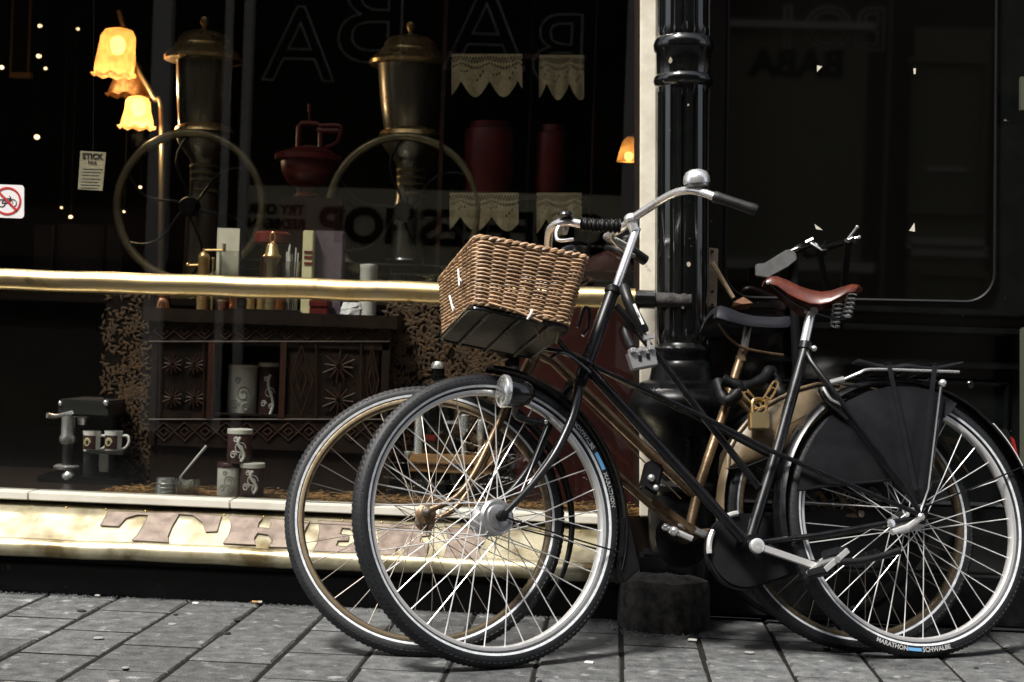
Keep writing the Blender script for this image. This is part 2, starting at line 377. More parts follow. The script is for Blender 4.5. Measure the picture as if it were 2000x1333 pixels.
rv = mmesh(MB().ball((0, 0, 0), .0042, 10, (1, 1, 1)), 'rivet', 'brass_lid')
for k in range(16):
    piece('rivet', rv, Matrix.Translation(FA_(130 + k * 77, 992 + k * 77 * .047, .0)), shop)
# marble ledge: separate slabs
sl_ = [-3.4, -2.2, -1.683, -1.085, -.47, .06]
for a, b in zip(sl_[:-1], sl_[1:]):
    MB().box((a + .0012, 4.512, zl(987, 4.512)), (b - .0012, 4.60, zl(970.5, 4.512))).build('sill_slab', 'marble', shop, bevel=.003)
LZ = zl(970.5, 4.512)
# window glass, frames
MB().box((XL, GY, LZ), (F(1250, 300, GY).x + .01, GY + .006, 3.05)).build('window_glass', 'window_glass', shop, smooth=False)
p = [F(1251, -560, 4.5), F(1284, -560, 4.5), F(1282, 1010, 4.5), F(1249, 1010, 4.5)]
MB().prism(p, (0, .09, 0)).build('window_post', 'cream', shop, bevel=.004)
p = [F(1240, -560, 4.53), F(1250, -560, 4.53), F(1248, 985, 4.53), F(1238, 985, 4.53)]
MB().prism(p, (0, .05, 0)).build('window_bead', 'wood_dark', shop, smooth=False)
p = [F(1385.5, -560, 4.47), F(1390, -560, 4.47), F(1382, 690, 4.47), F(1377.5, 690, 4.47)]
MB().prism(p, (0, .03, 0)).build('cream_strip', 'cream', shop, smooth=False)
# upper wall of both bays and side walls, outside the frame
MB().box((-7, 4.45, 3.05), (6, 4.75, 8.5)).build('upper_wall', 'brick_far', shop, smooth=False)
MB().box((-7, 4.45, -.02), (XL, 4.75, 3.05)).build('side_wall', 'brick_far', shop, smooth=False)
MB().box((2.3, 4.45, -.02), (6, 4.75, 3.05)).build('side_wall', 'brick_far', shop, smooth=False)
# right bay: black panel, moulded sills, dark pane with rounded corner
BY = 4.60
MB().box((.22, BY + .012, 0), (2.3, BY + .12, 3.4)).build('bay_panel', 'black_gloss', shop, smooth=False)
q = [F(1420, -70, BY)]
def arc(cx, cy, r, a0, a1, n=8): return [(cx + r * math.cos(rad(a0 + (a1 - a0) * i / n)), cy + r * math.sin(rad(a0 + (a1 - a0) * i / n))) for i in range(n + 1)]
pan = [(1424, -80), (1946, -80)] + arc(1886, 534, 56, 0, 90) + arc(1470, 528, 54, 90, 180)
pan = [F(x, y, BY) for x, y in pan]
MB().prism(pan, (0, .008, 0)).build('bay_pane', 'dark_pane', shop, smooth=False)
MB().tube([p + V((0, -.004, 0)) for p in pan], .005, 6, closed=True).build('pane_moulding', 'black_matt', shop)
def hrail(name, y0, y1, dep, yy=BY, mt='black_gloss', x1=2.28):
    z1 = F(1700, y0, yy - dep).z; z0 = F(1700, y1, yy - dep).z
    return MB().box((.27, yy - dep, z0), (x1, yy + .02, z1)).build(name, mt, shop, bevel=.006)
hrail('bay_sill', 597, 612, .045); hrail('bay_moulding', 614, 630, .02); hrail('bay_sill', 633, 648, .06); hrail('bay_moulding', 700, 716, .025)
hrail('bay_moulding', 1010, 1040, .02); hrail('bay_plinth', 1120, 1215, .05, mt='black_stone')
for xa, xb in ((1400, 1660), (1700, 1960)):
    a = F(xa, 740, BY); b = F(xb, 990, BY)
    P = [V((a.x, BY + .004, a.z)), V((b.x, BY + .004, a.z)), V((b.x, BY + .004, b.z)), V((a.x, BY + .004, b.z))]
    MB().tube(P, .012, 4, closed=True).build('panel_moulding', 'black_gloss', shop, smooth=False)
p = [F(1993, 640, 4.45), F(2040, 640, 4.45), F(2040, 1010, 4.45), F(1993, 1010, 4.45)]
MB().prism(p, (0, .012, 0)).build('bay_post', 'olive_post', shop, bevel=.004)
p = [F(1994, 150, 4.45), F(2040, 150, 4.45), F(2040, 215, 4.45), F(1994, 215, 4.45)]
MB().prism(p, (0, .02, 0)).build('bay_plate', 'olive_post', shop, smooth=False)
# four paper corners left on the dark pane
for tri in ([(1596, 128), (1606, 130), (1596, 141)], [(1784, 134), (1789, 134), (1788, 145), (1785, 145)], [(1591, 438), (1607, 450), (1594, 448)], [(1786, 436), (1787, 453), (1776, 451)]):
    MB().prism([F(x, y, BY - .0035) for x, y in tri], (0, .002, 0)).build('paper_scrap', 'paper', shop, smooth=False)

# brass guard rail
rail = thing('guard_rail', F(560, 562, 4.37), 'polished brass guard rail running across the shop window', 'rail')
ra, rb = F(-400, 533, 4.37), F(1240, 584.5, 4.37)
rd = (rb - ra).normalized()
rp = [ra + (rb - ra) * i / 60 + V((0, 0, .0010 * math.sin(i * .9))) for i in range(61)]
MB().tube(rp, .0298, 20).build('rail_tube', 'brass', rail)
MB().tube([rb - rd * .03, rb + rd * .055], .0262, 16).build('rail_sleeve', 'black_gloss', rail)
MB().tube([rb + rd * .05, rb + rd * .155], .0205, 16).build('rail_end', 'base_stone', rail)
for X_ in (-1.55, -.15):
    t = (X_ - ra.x) / (rb.x - ra.x); c = ra + (rb - ra) * t
    MB().tube([c + V((0, .02, 0)), c + V((0, GY - 4.37, 0))], .010, 10).lathe([(.0, 0), (.024, .001), (.024, .006), (0, .007)], c + V((0, GY - 4.378, 0)), V((0, 1, 0)), 16).build('rail_bracket', 'brass_dark', rail)

# ------------------------------------------------------------------ cast iron column
CYc = 4.43
ctop, cbot = F(1337, -560, CYc), F(1331, 1130, CYc)
colm = thing('iron_column', (cbot.x, CYc, 0), 'black painted fluted cast iron column with ringed collar beside the cream post', 'column')
cax = (ctop - cbot).normalized()
def cp_(y): return (F(1337 - 6 * (y + 560) / 1690, y, CYc) - cbot).dot(cax)
def shaft(yt, yb, r, fl):
    prof = [(r * .93, cp_(yb)), (r, cp_(yb - 14)), (r, cp_(yb - 30)), (r, cp_(yt + 26)), (r, cp_(yt + 12)), (r, cp_(yt))]
    return prof, {3: (14, fl), 2: (14, fl)}
r0 = px(50, CYc)
pr_, fl_ = shaft(168, 672, r0, .010)
MB().lathe(pr_, cbot, cax, 112, fl_).build('fluted_shaft', 'black_gloss', colm)
pr_, fl_ = shaft(-560, 80, r0, .010)
MB().lathe(pr_, cbot, cax, 112, fl_).build('fluted_shaft', 'black_gloss', colm)
u_ = px(1, CYc)
MB().lathe([(r0 * .95, cp_(174)), (56 * u_, cp_(168)), (58.5 * u_, cp_(160)), (57 * u_, cp_(152)), (53 * u_, cp_(148)), (53.5 * u_, cp_(106)), (57 * u_, cp_(101)), (59 * u_, cp_(90)), (56 * u_, cp_(79)), (52 * u_, cp_(74)), (r0 * .9, cp_(72))], cbot, cax, 48).build('collar', 'black_gloss', colm)
MB().lathe([(60 * u_, cp_(1140)), (66 * u_, cp_(1000)), (62 * u_, cp_(965)), (72 * u_, cp_(955)), (72 * u_, cp_(945)), (60 * u_, cp_(935)), (60 * u_, cp_(860)), (70 * u_, cp_(838)), (92 * u_, cp_(818)), (103 * u_, cp_(798)), (104 * u_, cp_(780)), (96 * u_, cp_(765)), (84 * u_, cp_(757)), (82 * u_, cp_(748)), (64 * u_, cp_(742)), (60 * u_, cp_(720)), (58 * u_, cp_(708)), (54 * u_, cp_(704)), (54 * u_, cp_(692)), (57 * u_, cp_(687)), (56 * u_, cp_(680)), (50 * u_, cp_(676)), (46 * u_, cp_(668))], cbot, cax, 48).build('pedestal', 'pedestal_paint', colm)
bc = V((F(1296, 1180, 4.40).x, 4.385, 0))
MB().lathe([(.125, -.01), (.128, .03), (.126, .11), (.118, .135), (.08, .15), (0, .152)], bc, V((0, 0, 1)), 40).build('stone_foot', 'base_stone', colm)
rs_ = random.Random(2)
for vv in colm.children[-1].data.vertices:
    a_ = math.atan2(vv.co.y, vv.co.x); k_ = 1 + .035 * math.cos(8 * a_ + .4) + rs_.uniform(-.012, .012); vv.co.x *= k_; vv.co.y *= k_; vv.co.z += rs_.uniform(-.003, .003)
MB().box((bc.x - .07, 4.36, .13), (bc.x + .12, 4.5, .2)).build('iron_foot', 'black_matt', colm, bevel=.01)
rc4 = random.Random(4)
for (x, y, r) in ((1346, 517, 6), (1334, 600, 4), (1310, 118, 5), (1344, 205, 3)):
    axis_x = (cbot + cax * cp_(y)).x; pp = F(x, y, CYc - r0 * .95); dx = pp.x - axis_x; yy = CYc - math.sqrt(max(1e-6, (r0 * 1.006) ** 2 - dx * dx)) - (.008 if y < 165 else 0)
    c = F(x, y, yy - .0006); MB().prism([c + V((px(r * rc4.uniform(.4, 1) * math.cos(k * .9), 4.4), abs(0.), px(r * 1.5 * rc4.uniform(.4, 1) * math.sin(k * .9), 4.4))) for k in range(7)], (0, .004, 0)).build('paint_chip', 'plate', colm, smooth=False)
# bolted strap plate beside the column, a stick stuck behind it, a dead leaf on the sill
pl = thing('strap_plate', F(1394, 598, 4.52), 'narrow cream metal plate with bolt holes fixed beside the column', 'plate')
MB().prism([F(1385, 484, 4.52), F(1403, 486, 4.52), F(1400, 600, 4.52), F(1382, 600, 4.52)], (0, .006, 0)).build('plate', 'plate', pl, bevel=.001)
for yy in (492, 570, 596): MB().lathe([(.0045, 0), (.0045, .004), (0, .005)], F(1391, yy, 4.519), V((0, -1, 0)), 10).build('bolt_hole', 'black_matt', pl)
st = MB().tube([F(1390, 514, 4.50), F(1398, 526, 4.495), F(1432, 582, 4.50)], [.009, .008, .006], 8).build('wood_stick', 'stick_wood'); tag(st, 'short pale wooden stick leaning between the column and the bay sill', 'stick')
lf = MB()
for a, (x, y) in enumerate(((1432, 590), (1452, 580), (1470, 592), (1462, 602), (1446, 604), (1428, 600))): lf.v.append(F(x, y, 4.50 + .012 * (a % 2)))
lf.v.append(F(1450, 594, 4.48)); lf.v += [p + V((0, .004, -.003)) for p in lf.v[:7]]
for k in range(6): lf.f += [(k, (k + 1) % 6, 6), (7 + (k + 1) % 6, 7 + k, 13), (k, 7 + k, 7 + (k + 1) % 6, (k + 1) % 6)]
tag(lf.build('dead_leaf', 'dead_leaf', smooth=False), 'crumpled brown dead leaf lying on the black bay sill', 'leaf')

# ------------------------------------------------------------------ litter on the paving
def small(name, mt, label, cat, P, d): return tag(MB().prism(P, d).build(name, mt, smooth=False), label, cat)
g = G(505, 1174, .006); g.y = min(g.y, 4.434)
cg = thing('cigarette_butt', (g.x, g.y, 0), 'tan tipped cigarette butt lying against the plinth', 'cigarette')
MB().tube([g + V((-.014, 0, 0)), g + V((.004, .003, 0))], .004, 8).build('filter', 'butt_tan', cg); MB().tube([g + V((.004, .003, 0)), g + V((.014, .005, 0))], .004, 8).build('paper_end', 'litter', cg)
for (x, y, s, lb) in ((213, 1153, 5, 'tiny white crumb of paper below the plinth edge'), (382, 1179, 6, 'flat white paper scrap on the paving near the wall'), (1352, 1251, 9, 'flat pale scrap on the paving below the black bicycle'), (1150, 1295, 9, 'thin white fleck of litter between the front wheel and the kerb stone')):
    c = G(x, y, .003); c.y = min(c.y, 4.436); r = px(s, c.y)
    small('paper_scrap', 'litter', lb, 'litter', [c + V((-r, -r * .5, 0)), c + V((r * .9, -r * .7, 0)), c + V((r, r * .6, 0)), c + V((-r * .6, r * .9, 0))], (0, 0, .003))

rg_ = random.Random(11); gm = MB()
for k in range(700):
    if k < 560: x, y = rg_.uniform(-1.9, .05), 4.449 - abs(rg_.gauss(0, .02))
    else:
        a = rg_.uniform(pi, 2 * pi); r = .13 + abs(rg_.gauss(0, .03)); x, y = bc.x + r * math.cos(a), bc.y + r * math.sin(a)
    r = rg_.uniform(.0012, .004); z = r * .5; i = len(gm.v)
    gm.v += [V((x - r, y, z)), V((x + r * .8, y - r, z * .6)), V((x + r * .3, y + r, z * .8)), V((x, y, z + r)), V((x, y, -.002))]
    gm.f += [(i, i + 1, i + 3), (i + 1, i + 2, i + 3), (i + 2, i, i + 3), (i, i + 4, i + 1), (i + 1, i + 4, i + 2), (i + 2, i + 4, i)]
go_ = stuff(gm.build('grit', 'paving', smooth=False)); go_['label'] = 'dark grit gathered along the foot of the wall'; go_['category'] = 'grit'

rgm = random.Random(21)
for k in range(22):
    x, y = rgm.uniform(-1.6, 1.3), rgm.uniform(3.35, 4.4); r = rgm.uniform(.006, .015); i0 = rgm.uniform(0, 6)
    MB().lathe([(r, .0), (r * .9, .0016), (r * .5, .0022), (0, .0022)], V((x, y, .0012)), V((0, 0, 1)), 9).build('gum_spot', 'gum_dark' if k % 3 else 'litter_grey', ground)

#=========== BICYCLES ===========
class Bike: pass
def axes(head, lean):
    u = V((math.cos(head), math.sin(head), 0)); nh = V((math.sin(head), -math.cos(head), 0))
    n = nh * math.cos(lean) + V((0, 0, math.sin(lean))); v = n.cross(u)
    return u, v, n
FYAW = .06262
def setup(x, y, head, lean, steer, lf, wb, Rt):
    k = Bike(); k.Rt = Rt
    X = x * math.cos(FYAW) - y * math.sin(FYAW); Y = x * math.sin(FYAW) + y * math.cos(FYAW)
    k.u, k.v, k.n = axes(head + FYAW, lean); k.p0 = V((X, Y, 0))
    k.rear = k.p0 + k.v * Rt
    k.fu, k.fv, k.fn = axes(head + FYAW + steer, lf)
    cf = k.rear - k.u * wb; k.front = cf + k.v * ((k.fv.z * Rt - cf.z) / k.v.z)
    k.P = lambda a, b, off=0.: hit(a, b, k.p0 + k.n * off, k.n)
    k.Q = lambda a, b, off=0.: hit(a, b, k.front + k.fn * off, k.fn)      # plane of the steered wheel
    def W(c, u, v, n):
        m = Matrix((u, v, n)).transposed().to_4x4(); m.translation = c; return m
    k.WR = W(k.rear, k.u, k.v, k.n); k.WF = W(k.front, k.fu, k.fv, k.fn)
    return k
A = setup(1.08175, 4.04204, .29122, .26983, .17926, .22994, 1.13996, .35367)
B = setup(.94011, 4.09706, .20655, .3046, -.13167, .39356, 1.14549, .35096)

STICKS = {}
def stick(name, mt, p, q, r, parent, seg=6):
    key = (name, mt)
    if key not in STICKS: STICKS[key] = mmesh(MB().tube([(0, 0, 0), (0, 0, 1)], 1., seg), name, mt)
    return piece(name, STICKS[key], along(p, q, r), parent)

def wheel(root, nm, W, Rt, tw, rim_m, spoke_m, hub_r, hub_w, hub_m, ns=36, sr=.0013, stripe=True, drum=False, phase=0.):
    Rr = .316; h = tw / 2
    tr = (Rt - Rr + .006) / 2; rc = Rt - tr
    prof = []
    for k in range(18):
        t = 2 * pi * k / 18; c, s_ = math.cos(t), math.sin(t)
        prof.append((rc + tr * c * (1 if c < 0 else 1.0), h * (abs(s_) ** .85) * (1 if s_ > 0 else -1)))
    ty = MB().sweep(prof, W, 0, 360, 120).build(nm, 'rubber', root)
    # tread blocks
    tb = MB()
    for k in range(150):
        a = 2 * pi * k / 150
        for sd in (-1, 1):
            t1, t2 = .30, 1.12
            P = []
            for tt, da in ((t1, 0), (t2, .030), (t2, .050), (t1, .020)):
                r = rc + tr * math.cos(tt); o = h * (math.sin(tt) ** .85) * sd
                P.append((r, a + da, o))
            up = []
            for lift in (-.0005, .0013):
                for r, aa, o in P:
                    rr = r + lift; oo = o + lift * .5 * sd; up.append(W @ V((rr * math.cos(aa), rr * math.sin(aa), oo)))
            tb.hexa(up)
    tb.build('tread', 'rubber', ty, smooth=False)
    rim = MB().sweep([(Rr, .0115), (Rr + .002, .0135), (Rr - .001, .0145), (Rr - .009, .0135), (Rr - .0125, .008), (Rr - .0135, 0), (Rr - .0125, -.008), (Rr - .009, -.0135), (Rr - .001, -.0145), (Rr + .002, -.0135), (Rr, -.0115)], W, 0, 360, 120).build('rim', rim_m, ty)
    if stripe:
        ro = rc - tr * .42; oo = h * (math.sin(math.acos(-.42)) ** .85) + .0006
        MB().sweep([(ro - .0028, oo - .0012), (ro + .0028, oo + .0006), (ro + .0028, oo - .002), (ro - .0028, oo - .003)], W, 0, 360, 120).build('reflective_stripe', 'reflex', ty)
    ax = W.to_3x3() @ V((0, 0, 1)); c = W.translation
    hw = hub_w / 2
    if drum:
        MB().lathe([(.012, -hw - .012), (.022, -hw - .010), (.03, -hw), (.04, -hw + .004), (.041, -hw + .010), (.03, -hw + .016), (.026, 0), (.03, hw - .03), (.041, hw - .024), (.044, hw - .022), (.044, hw - .004), (.040, hw - .001), (.038, hw + .001), (.03, hw + .001), (.028, hw + .005), (.016, hw + .008)], c, ax, 32).build('hub', hub_m, ty)
    else:
        MB().lathe([(.007, -hw - .02), (.010, -hw - .008), (hub_r, -hw), (hub_r, -hw + .004), (.017, -hw + .012), (.017, hw - .012), (hub_r, hw - .004), (hub_r, hw), (.010, hw + .008), (.007, hw + .02)], c, ax, 24).build('hub', hub_m, ty)
    MB().tube([c - ax * (hw + .035), c + ax * (hw + .035)], .0055, 8).lathe([(.0, 0), (.0105, 0), (.0105, .008), (.006, .012), (0, .012)], c + ax * (hw + .022), ax, 6).build('axle', 'chrome' if rim_m == 'alu' else 'spoke_old', ty)
    for k in range(ns):
        a = 2 * pi * (k + phase) / ns; side = 1 if k % 2 else -1; cross = 1 if (k // 2) % 2 else -1
        ha = a + cross * rad(68); hr = (.038 if drum else hub_r - .004)
        p0 = W @ V((hr * math.cos(ha), hr * math.sin(ha), side * (hw - .012 if drum else hw - .002)))
        p1 = W @ V(((Rr - .0125) * math.cos(a), (Rr - .0125) * math.sin(a), side * .002))
        stick('spoke', spoke_m, p0, p1, sr, ty)
    return ty

def mudguard(root, name, W, R, half, a0, a1, mt, n=40):
    prof = []
    for k in range(9):
        t = rad(-80 + 160 * k / 8); prof.append((R + (half * .55) * math.cos(t), half * math.sin(t) / math.sin(rad(80))))
    inner = [(r - .0018, o * .96) for r, o in reversed(prof)]
    return MB().sweep(prof + inner, W, a0, a1, n).build(name, mt, root)
def tyre_print(W, parent, txt, mt, ang0, R, off, h, flip=1):
    # lettering laid round the side wall
    def fn(c):
        a = rad(ang0) + flip * c.x / R; r = R + flip * -c.y if flip < 0 else R + c.y
        r = R - flip * (-c.y) if flip > 0 else R + c.y
        return W @ V((r * math.cos(a), r * math.sin(a), off - (r - R) * .9))
    return text('tyre_lettering', txt, mt, parent, fn, h, .0003, None, .0004)

# ---------------------------------------------------------------- black bicycle
bA = thing('bicycle', (A.p0.x, A.p0.y, 0), 'matt black Dutch bicycle with chrome rims, brown saddle and wicker basket carrier', 'bicycle')
P, Q = A.P, A.Q
fw_ = wheel(bA, 'front_wheel', A.WF, A.Rt, .046, 'alu', 'spoke', .045, .085, 'hub_white', drum=True, sr=.0015, phase=.3)
rw_ = wheel(bA, 'rear_wheel', A.WR, A.Rt, .044, 'alu', 'spoke', .03, .075, 'steel', sr=.0014, phase=.1)
sideR = .335
def label_arc(W, par, t, mt, mid, wdt):
    def fn(c):
        a = rad(mid) - c.x / sideR; r = sideR + c.y
        return W @ V((r * math.cos(a), r * math.sin(a), .0222 - max(0, (r - sideR)) * .25 + .0008))
    text('tyre_lettering', t, mt, par, fn, .016, .0003, None, .0004)
def label_arc_in(W, par, t, mt, mid):
    def fn(c):
        a = rad(mid) + c.x / sideR; r = sideR - c.y
        return W @ V((r * math.cos(a), r * math.sin(a), .0222 + .0008))
    text('tyre_lettering', t, mt, par, fn, .016, .0003, None, .0004)
label_arc(A.WF, fw_, 'SCHWALBE', 'white_print', 37, .05); label_arc(A.WF, fw_, 'MARATHON', 'white_print', 11, .05)
label_arc_in(A.WR, rw_, 'MARATHON', 'white_print', -107); label_arc_in(A.WR, rw_, 'SCHWALBE', 'white_print', -85)
MB().sweep([(sideR - .005, .0215), (sideR - .005, .0232), (sideR + .005, .0232), (sideR + .005, .0215)], A.WF, 20, 28, 6).build('blue_mark', 'blue_print', fw_)
MB().sweep([(sideR - .004, .0215), (sideR - .004, .0228), (sideR + .004, .0228), (sideR + .004, .0215)], A.WR, -99, -92.5, 6).build('blue_mark', 'blue_print', rw_)

BP = 'black_paint'
hd0, hd1 = P(1196, 571), P(1147, 708)
MB().tube([hd0, hd1], .0175, 16).build('head_tube', BP, bA)
hd = (hd0 - hd1).normalized()
MB().lathe([(.0175, -.006), (.021, -.004), (.0215, .006), (.019, .012), (.0165, .016)], hd0, hd, 20).build('headset', 'black_matt', bA)
MB().lathe([(.0175, .004), (.021, .0), (.0215, -.008), (.017, -.016)], hd1, hd, 20).build('lower_headset', BP, bA)
MB().tube(cr([P(1147, 706), P(1152, 724), P(1242, 823), P(1452, 1054)], 4), .0142, 14).build('down_tube', BP, bA)
MB().tube([P(1203, 597), P(1289, 701), P(1369, 807), P(1482, 952)], .0095, 12).build('cross_tube', BP, bA)
MB().tube([P(1574, 676), P(1521, 867), P(1504, 924), P(1463, 1058)], .0152, 14).build('seat_tube', BP, bA)
for s in (1, -1):
    o = .026 * s
    MB().tube([P(1160, 716, .012 * s), P(1369, 812, .024), P(1504, 880, .046), P(1580, 913, .056), P(1790, 1003, .062)] if s > 0 else [P(1160, 716, -.012), A.P(1372, 822, -.02), A.P(1490, 884, -.03), A.P(1775, 1012, -.05)], .0066, 10).build('side_stay', BP, bA)
    e = A.rear + A.n * (.052 * s)
    MB().tube([P(1576, 690, .010 * s), P(1584, 706, .03 * s), P(1640, 781, .06) if s > 0 else P(1640, 790, -.05), P(1760, 943, .064) if s > 0 else P(1745, 945, -.05), e + A.v * .012 + A.n * (.008 * s)], .0068, 10).build('seat_stay', BP, bA)
    MB().tube([P(1468, 1062, .018 * s), P(1600, 1046, .036 * s) if s > 0 else P(1600, 1050, -.036), e], .0078, 10).build('chain_stay', BP, bA)
    MB().prism([e + A.u * .03 + A.v * .016 - A.n * .003, e - A.u * .022 + A.v * .02 - A.n * .003, e - A.u * .03 - A.v * .012 - A.n * .003, e + A.u * .015 - A.v * .018 - A.n * .003], A.n * .005).build('dropout', BP, bA, smooth=False)
bbp = P(1463, 1062)
MB().tube([bbp - A.n * .036, bbp + A.n * .036], .021, 20).build('bottom_bracket', BP, bA)
sc_ = P(1573, 676)
sd = (P(1583, 614) - P(1571, 669)).normalized()
MB().lathe([(.0165, -.012), (.0185, -.01), (.0185, .008), (.0165, .01)], sc_, sd, 18).build('seat_clamp', BP, bA)
MB().ball(P(1590, 681, .012), .0085, 12).build('clamp_bolt', 'chrome', bA)
MB().tube([P(1571, 672), P(1584, 612)], .0125, 16).build('seat_post', 'chrome', bA)
# fork: crown and two curved blades in the steered plane
MB().tube([P(1147, 706), P(1138, 732), Q(1134, 748)], [.017, .0165, .016], 14).build('steerer', BP, bA)
for s in (1, -1):
    o = .052 * s
    if s > 0: pts = [Q(1130, 748, .02), Q(1128, 770, .045), Q(1120, 808, .052), Q(1104, 848, .055), Q(1078, 896, .058), Q(1034, 953, .062), A.front + A.fn * .066]
    else: pts = [Q(1122, 748, -.02), Q(1100, 775, -.045), Q(1086, 806, -.052), Q(1066, 845, -.055), Q(1045, 897, -.058), Q(1000, 958, -.062), A.front - A.fn * .066]
    pts = cr(pts, 5); n = len(pts)
    MB().tube(pts, [.0135 - .0065 * (i / n) ** 1.5 for i in range(n)], 12).build('fork_blade', BP, bA)
MB().tube([Q(1112, 752, -.05), Q(1137, 747, .05)], .0125, 12).build('fork_crown', BP, bA)
MB().lathe([(.013, -.008), (.014, .006), (.011, .016), (0, .018)], A.front + A.fn * .064, A.fn, 14).build('axle_nut', 'black_matt', bA)
# handlebar
stm0, stm1 = P(1201, 568), P(1244, 446)
MB().tube([stm0, stm1], .0112, 16).build('stem', 'chrome', bA)
near = [P(1234, 428), P(1262, 410, .05), P(1289, 393, .10), P(1324, 376, .17), P(1358, 373, .23), P(1396, 385, .27)]
farb = [P(1234, 428), P(1214, 446, -.05), P(1192, 460, -.12), P(1186, 464, -.18), P(1204, 472, -.235), P(1226, 484, -.265)]
MB().tube(list(reversed(cr(farb, 6)))[:-1] + cr(near, 6), .0108, 14).build('handlebar', 'chrome', bA)
MB().ball(P(1234, 429), .0195, 14, (1.1, 1, .9)).tube([P(1240, 452), P(1232, 426)], .0145, 14).build('stem_clamp', 'chrome', bA)
gp = cr([P(1393, 384, .268), P(1432, 396, .285), P(1478, 412, .30)], 5)
MB().tube(gp, [.0138] + [.0155 - .002 * math.sin(i * .4) for i in range(len(gp) - 2)] + [.0135], 14).build('handlebar_grip', 'grip_rubber', bA)
gp = cr([P(1222, 482, -.26), P(1240, 495, -.272), P(1260, 509, -.285)], 5)
MB().tube(gp, .0155, 14).build('handlebar_grip', 'grip_rubber', bA)
MB().tube(cr([P(1214, 440, -.02), P(1196, 452, -.06), P(1196, 468, -.1), P(1222, 492, -.16), P(1238, 500, -.2)], 5), .0055, 8).build('brake_lever', 'steel', bA)
bell_c = P(1361, 357, .235); bd = (A.v * .95 + A.n * .25 - A.u * .1).normalized()
bl = MB().lathe([(.028, -.004), (.0335, -.002), (.034, .004), (.032, .016), (.026, .026), (.014, .0325), (0, .034)], bell_c, bd, 28).build('bell', 'chrome', bA)
MB().lathe([(.026, 0), (.03, .002), (.03, .008), (.026, .009)], bell_c - bd * .010, bd, 24).tube([bell_c - bd * .008, P(1358, 374, .232)], .005, 8).build('bell_base', 'steel', bl)
# head lamp
lf0 = Q(981, 764, .06); ldir = (Q(1043, 771, .066) - lf0).normalized()
lp = MB().lathe([(.0375, 0), (.0385, .006), (.0385, .022), (.036, .045), (.028, .068), (.015, .08), (0, .083)], lf0, ldir, 32).build('head_lamp', 'black_gloss', bA)
MB().lathe([(.0385, -.002), (.0405, .0), (.0405, .009), (.0385, .012)], lf0, ldir, 32).build('lamp_rim', 'chrome', lp)
MB().lathe([(.0372, .001), (.03, -.004), (.018, -.007), (0, -.0085)], lf0, ldir, 28).build('lamp_lens', 'lens_glass', lp)
MB().tube(cr([lf0 + ldir * .035 - A.fv * .03, Q(1008, 812, .03), Q(1035, 822, .01), Q(1070, 828, .0)], 4), .0085, 10).ball(Q(1008, 810, .035), .008, 10).build('lamp_bracket', BP, lp)
MB().ball(Q(1066, 824, .012), .006, 10).build('bracket_bolt', 'chrome', lp)
# mudguards and stays
mg = mudguard(bA, 'front_mudguard', A.WF, A.Rt + .012, .027, -22, 86, BP)
fl = MB().sweep([(A.Rt + .008, -.024), (A.Rt + .03, -.026), (A.Rt + .034, 0), (A.Rt + .03, .026), (A.Rt + .008, .024), (A.Rt + .012, 0)], A.WF, -33, -20, 6)
fl = MB().prism([Q(1219, 1010, .02), Q(1229, 1012, .02), Q(1252, 1112, .022), Q(1218, 1140, .022), Q(1206, 1104, .022)], -A.fn * .045); fl.build('mud_flap', 'black_matt', mg, bevel=.004)
for s in (1, -1):
    c0 = A.front + A.fn * (.062 * s)
    MB().tube(cr([c0, c0 + (Q(1100, 1048, .045 * s) - c0) * .5, Q(1212, 1080, .028) if s > 0 else Q(1200, 1082, -.028)], 3), .0024, 6).build('mudguard_stay', 'black_matt', mg)
mr = mudguard(bA, 'rear_mudguard', A.WR, A.Rt + .013, .033, -12, 188, BP, 60)
MB().sweep([(A.Rt + .0305, .009), (A.Rt + .0262, .0215), (A.Rt + .0285, .0235), (A.Rt + .0335, .0095)], A.WR, 4, 43, 20).build('white_stripe', 'tie', mr)
c0 = A.rear + A.n * .055
MB().tube([c0 + A.v * .02, P(1921, 945, .03), P(2000, 911, .027)], .0022, 6).build('mudguard_stay', 'black_matt', mr)
rl = P(1968, 866, .0)
rlm = MB().prism([P(1951, 838, .016), P(1968, 836, .016), P(1984, 868, .016), P(1990, 898, .016), P(1982, 896, .016)], -A.n * .032).build('rear_light', 'black_gloss', bA, bevel=.004)
MB().prism([P(1974, 852, .019), P(1982, 858, .019), P(1991, 896, .019), P(1986, 897, .019)], -A.n * .038).build('red_lens', 'red_lens', rlm, bevel=.002)
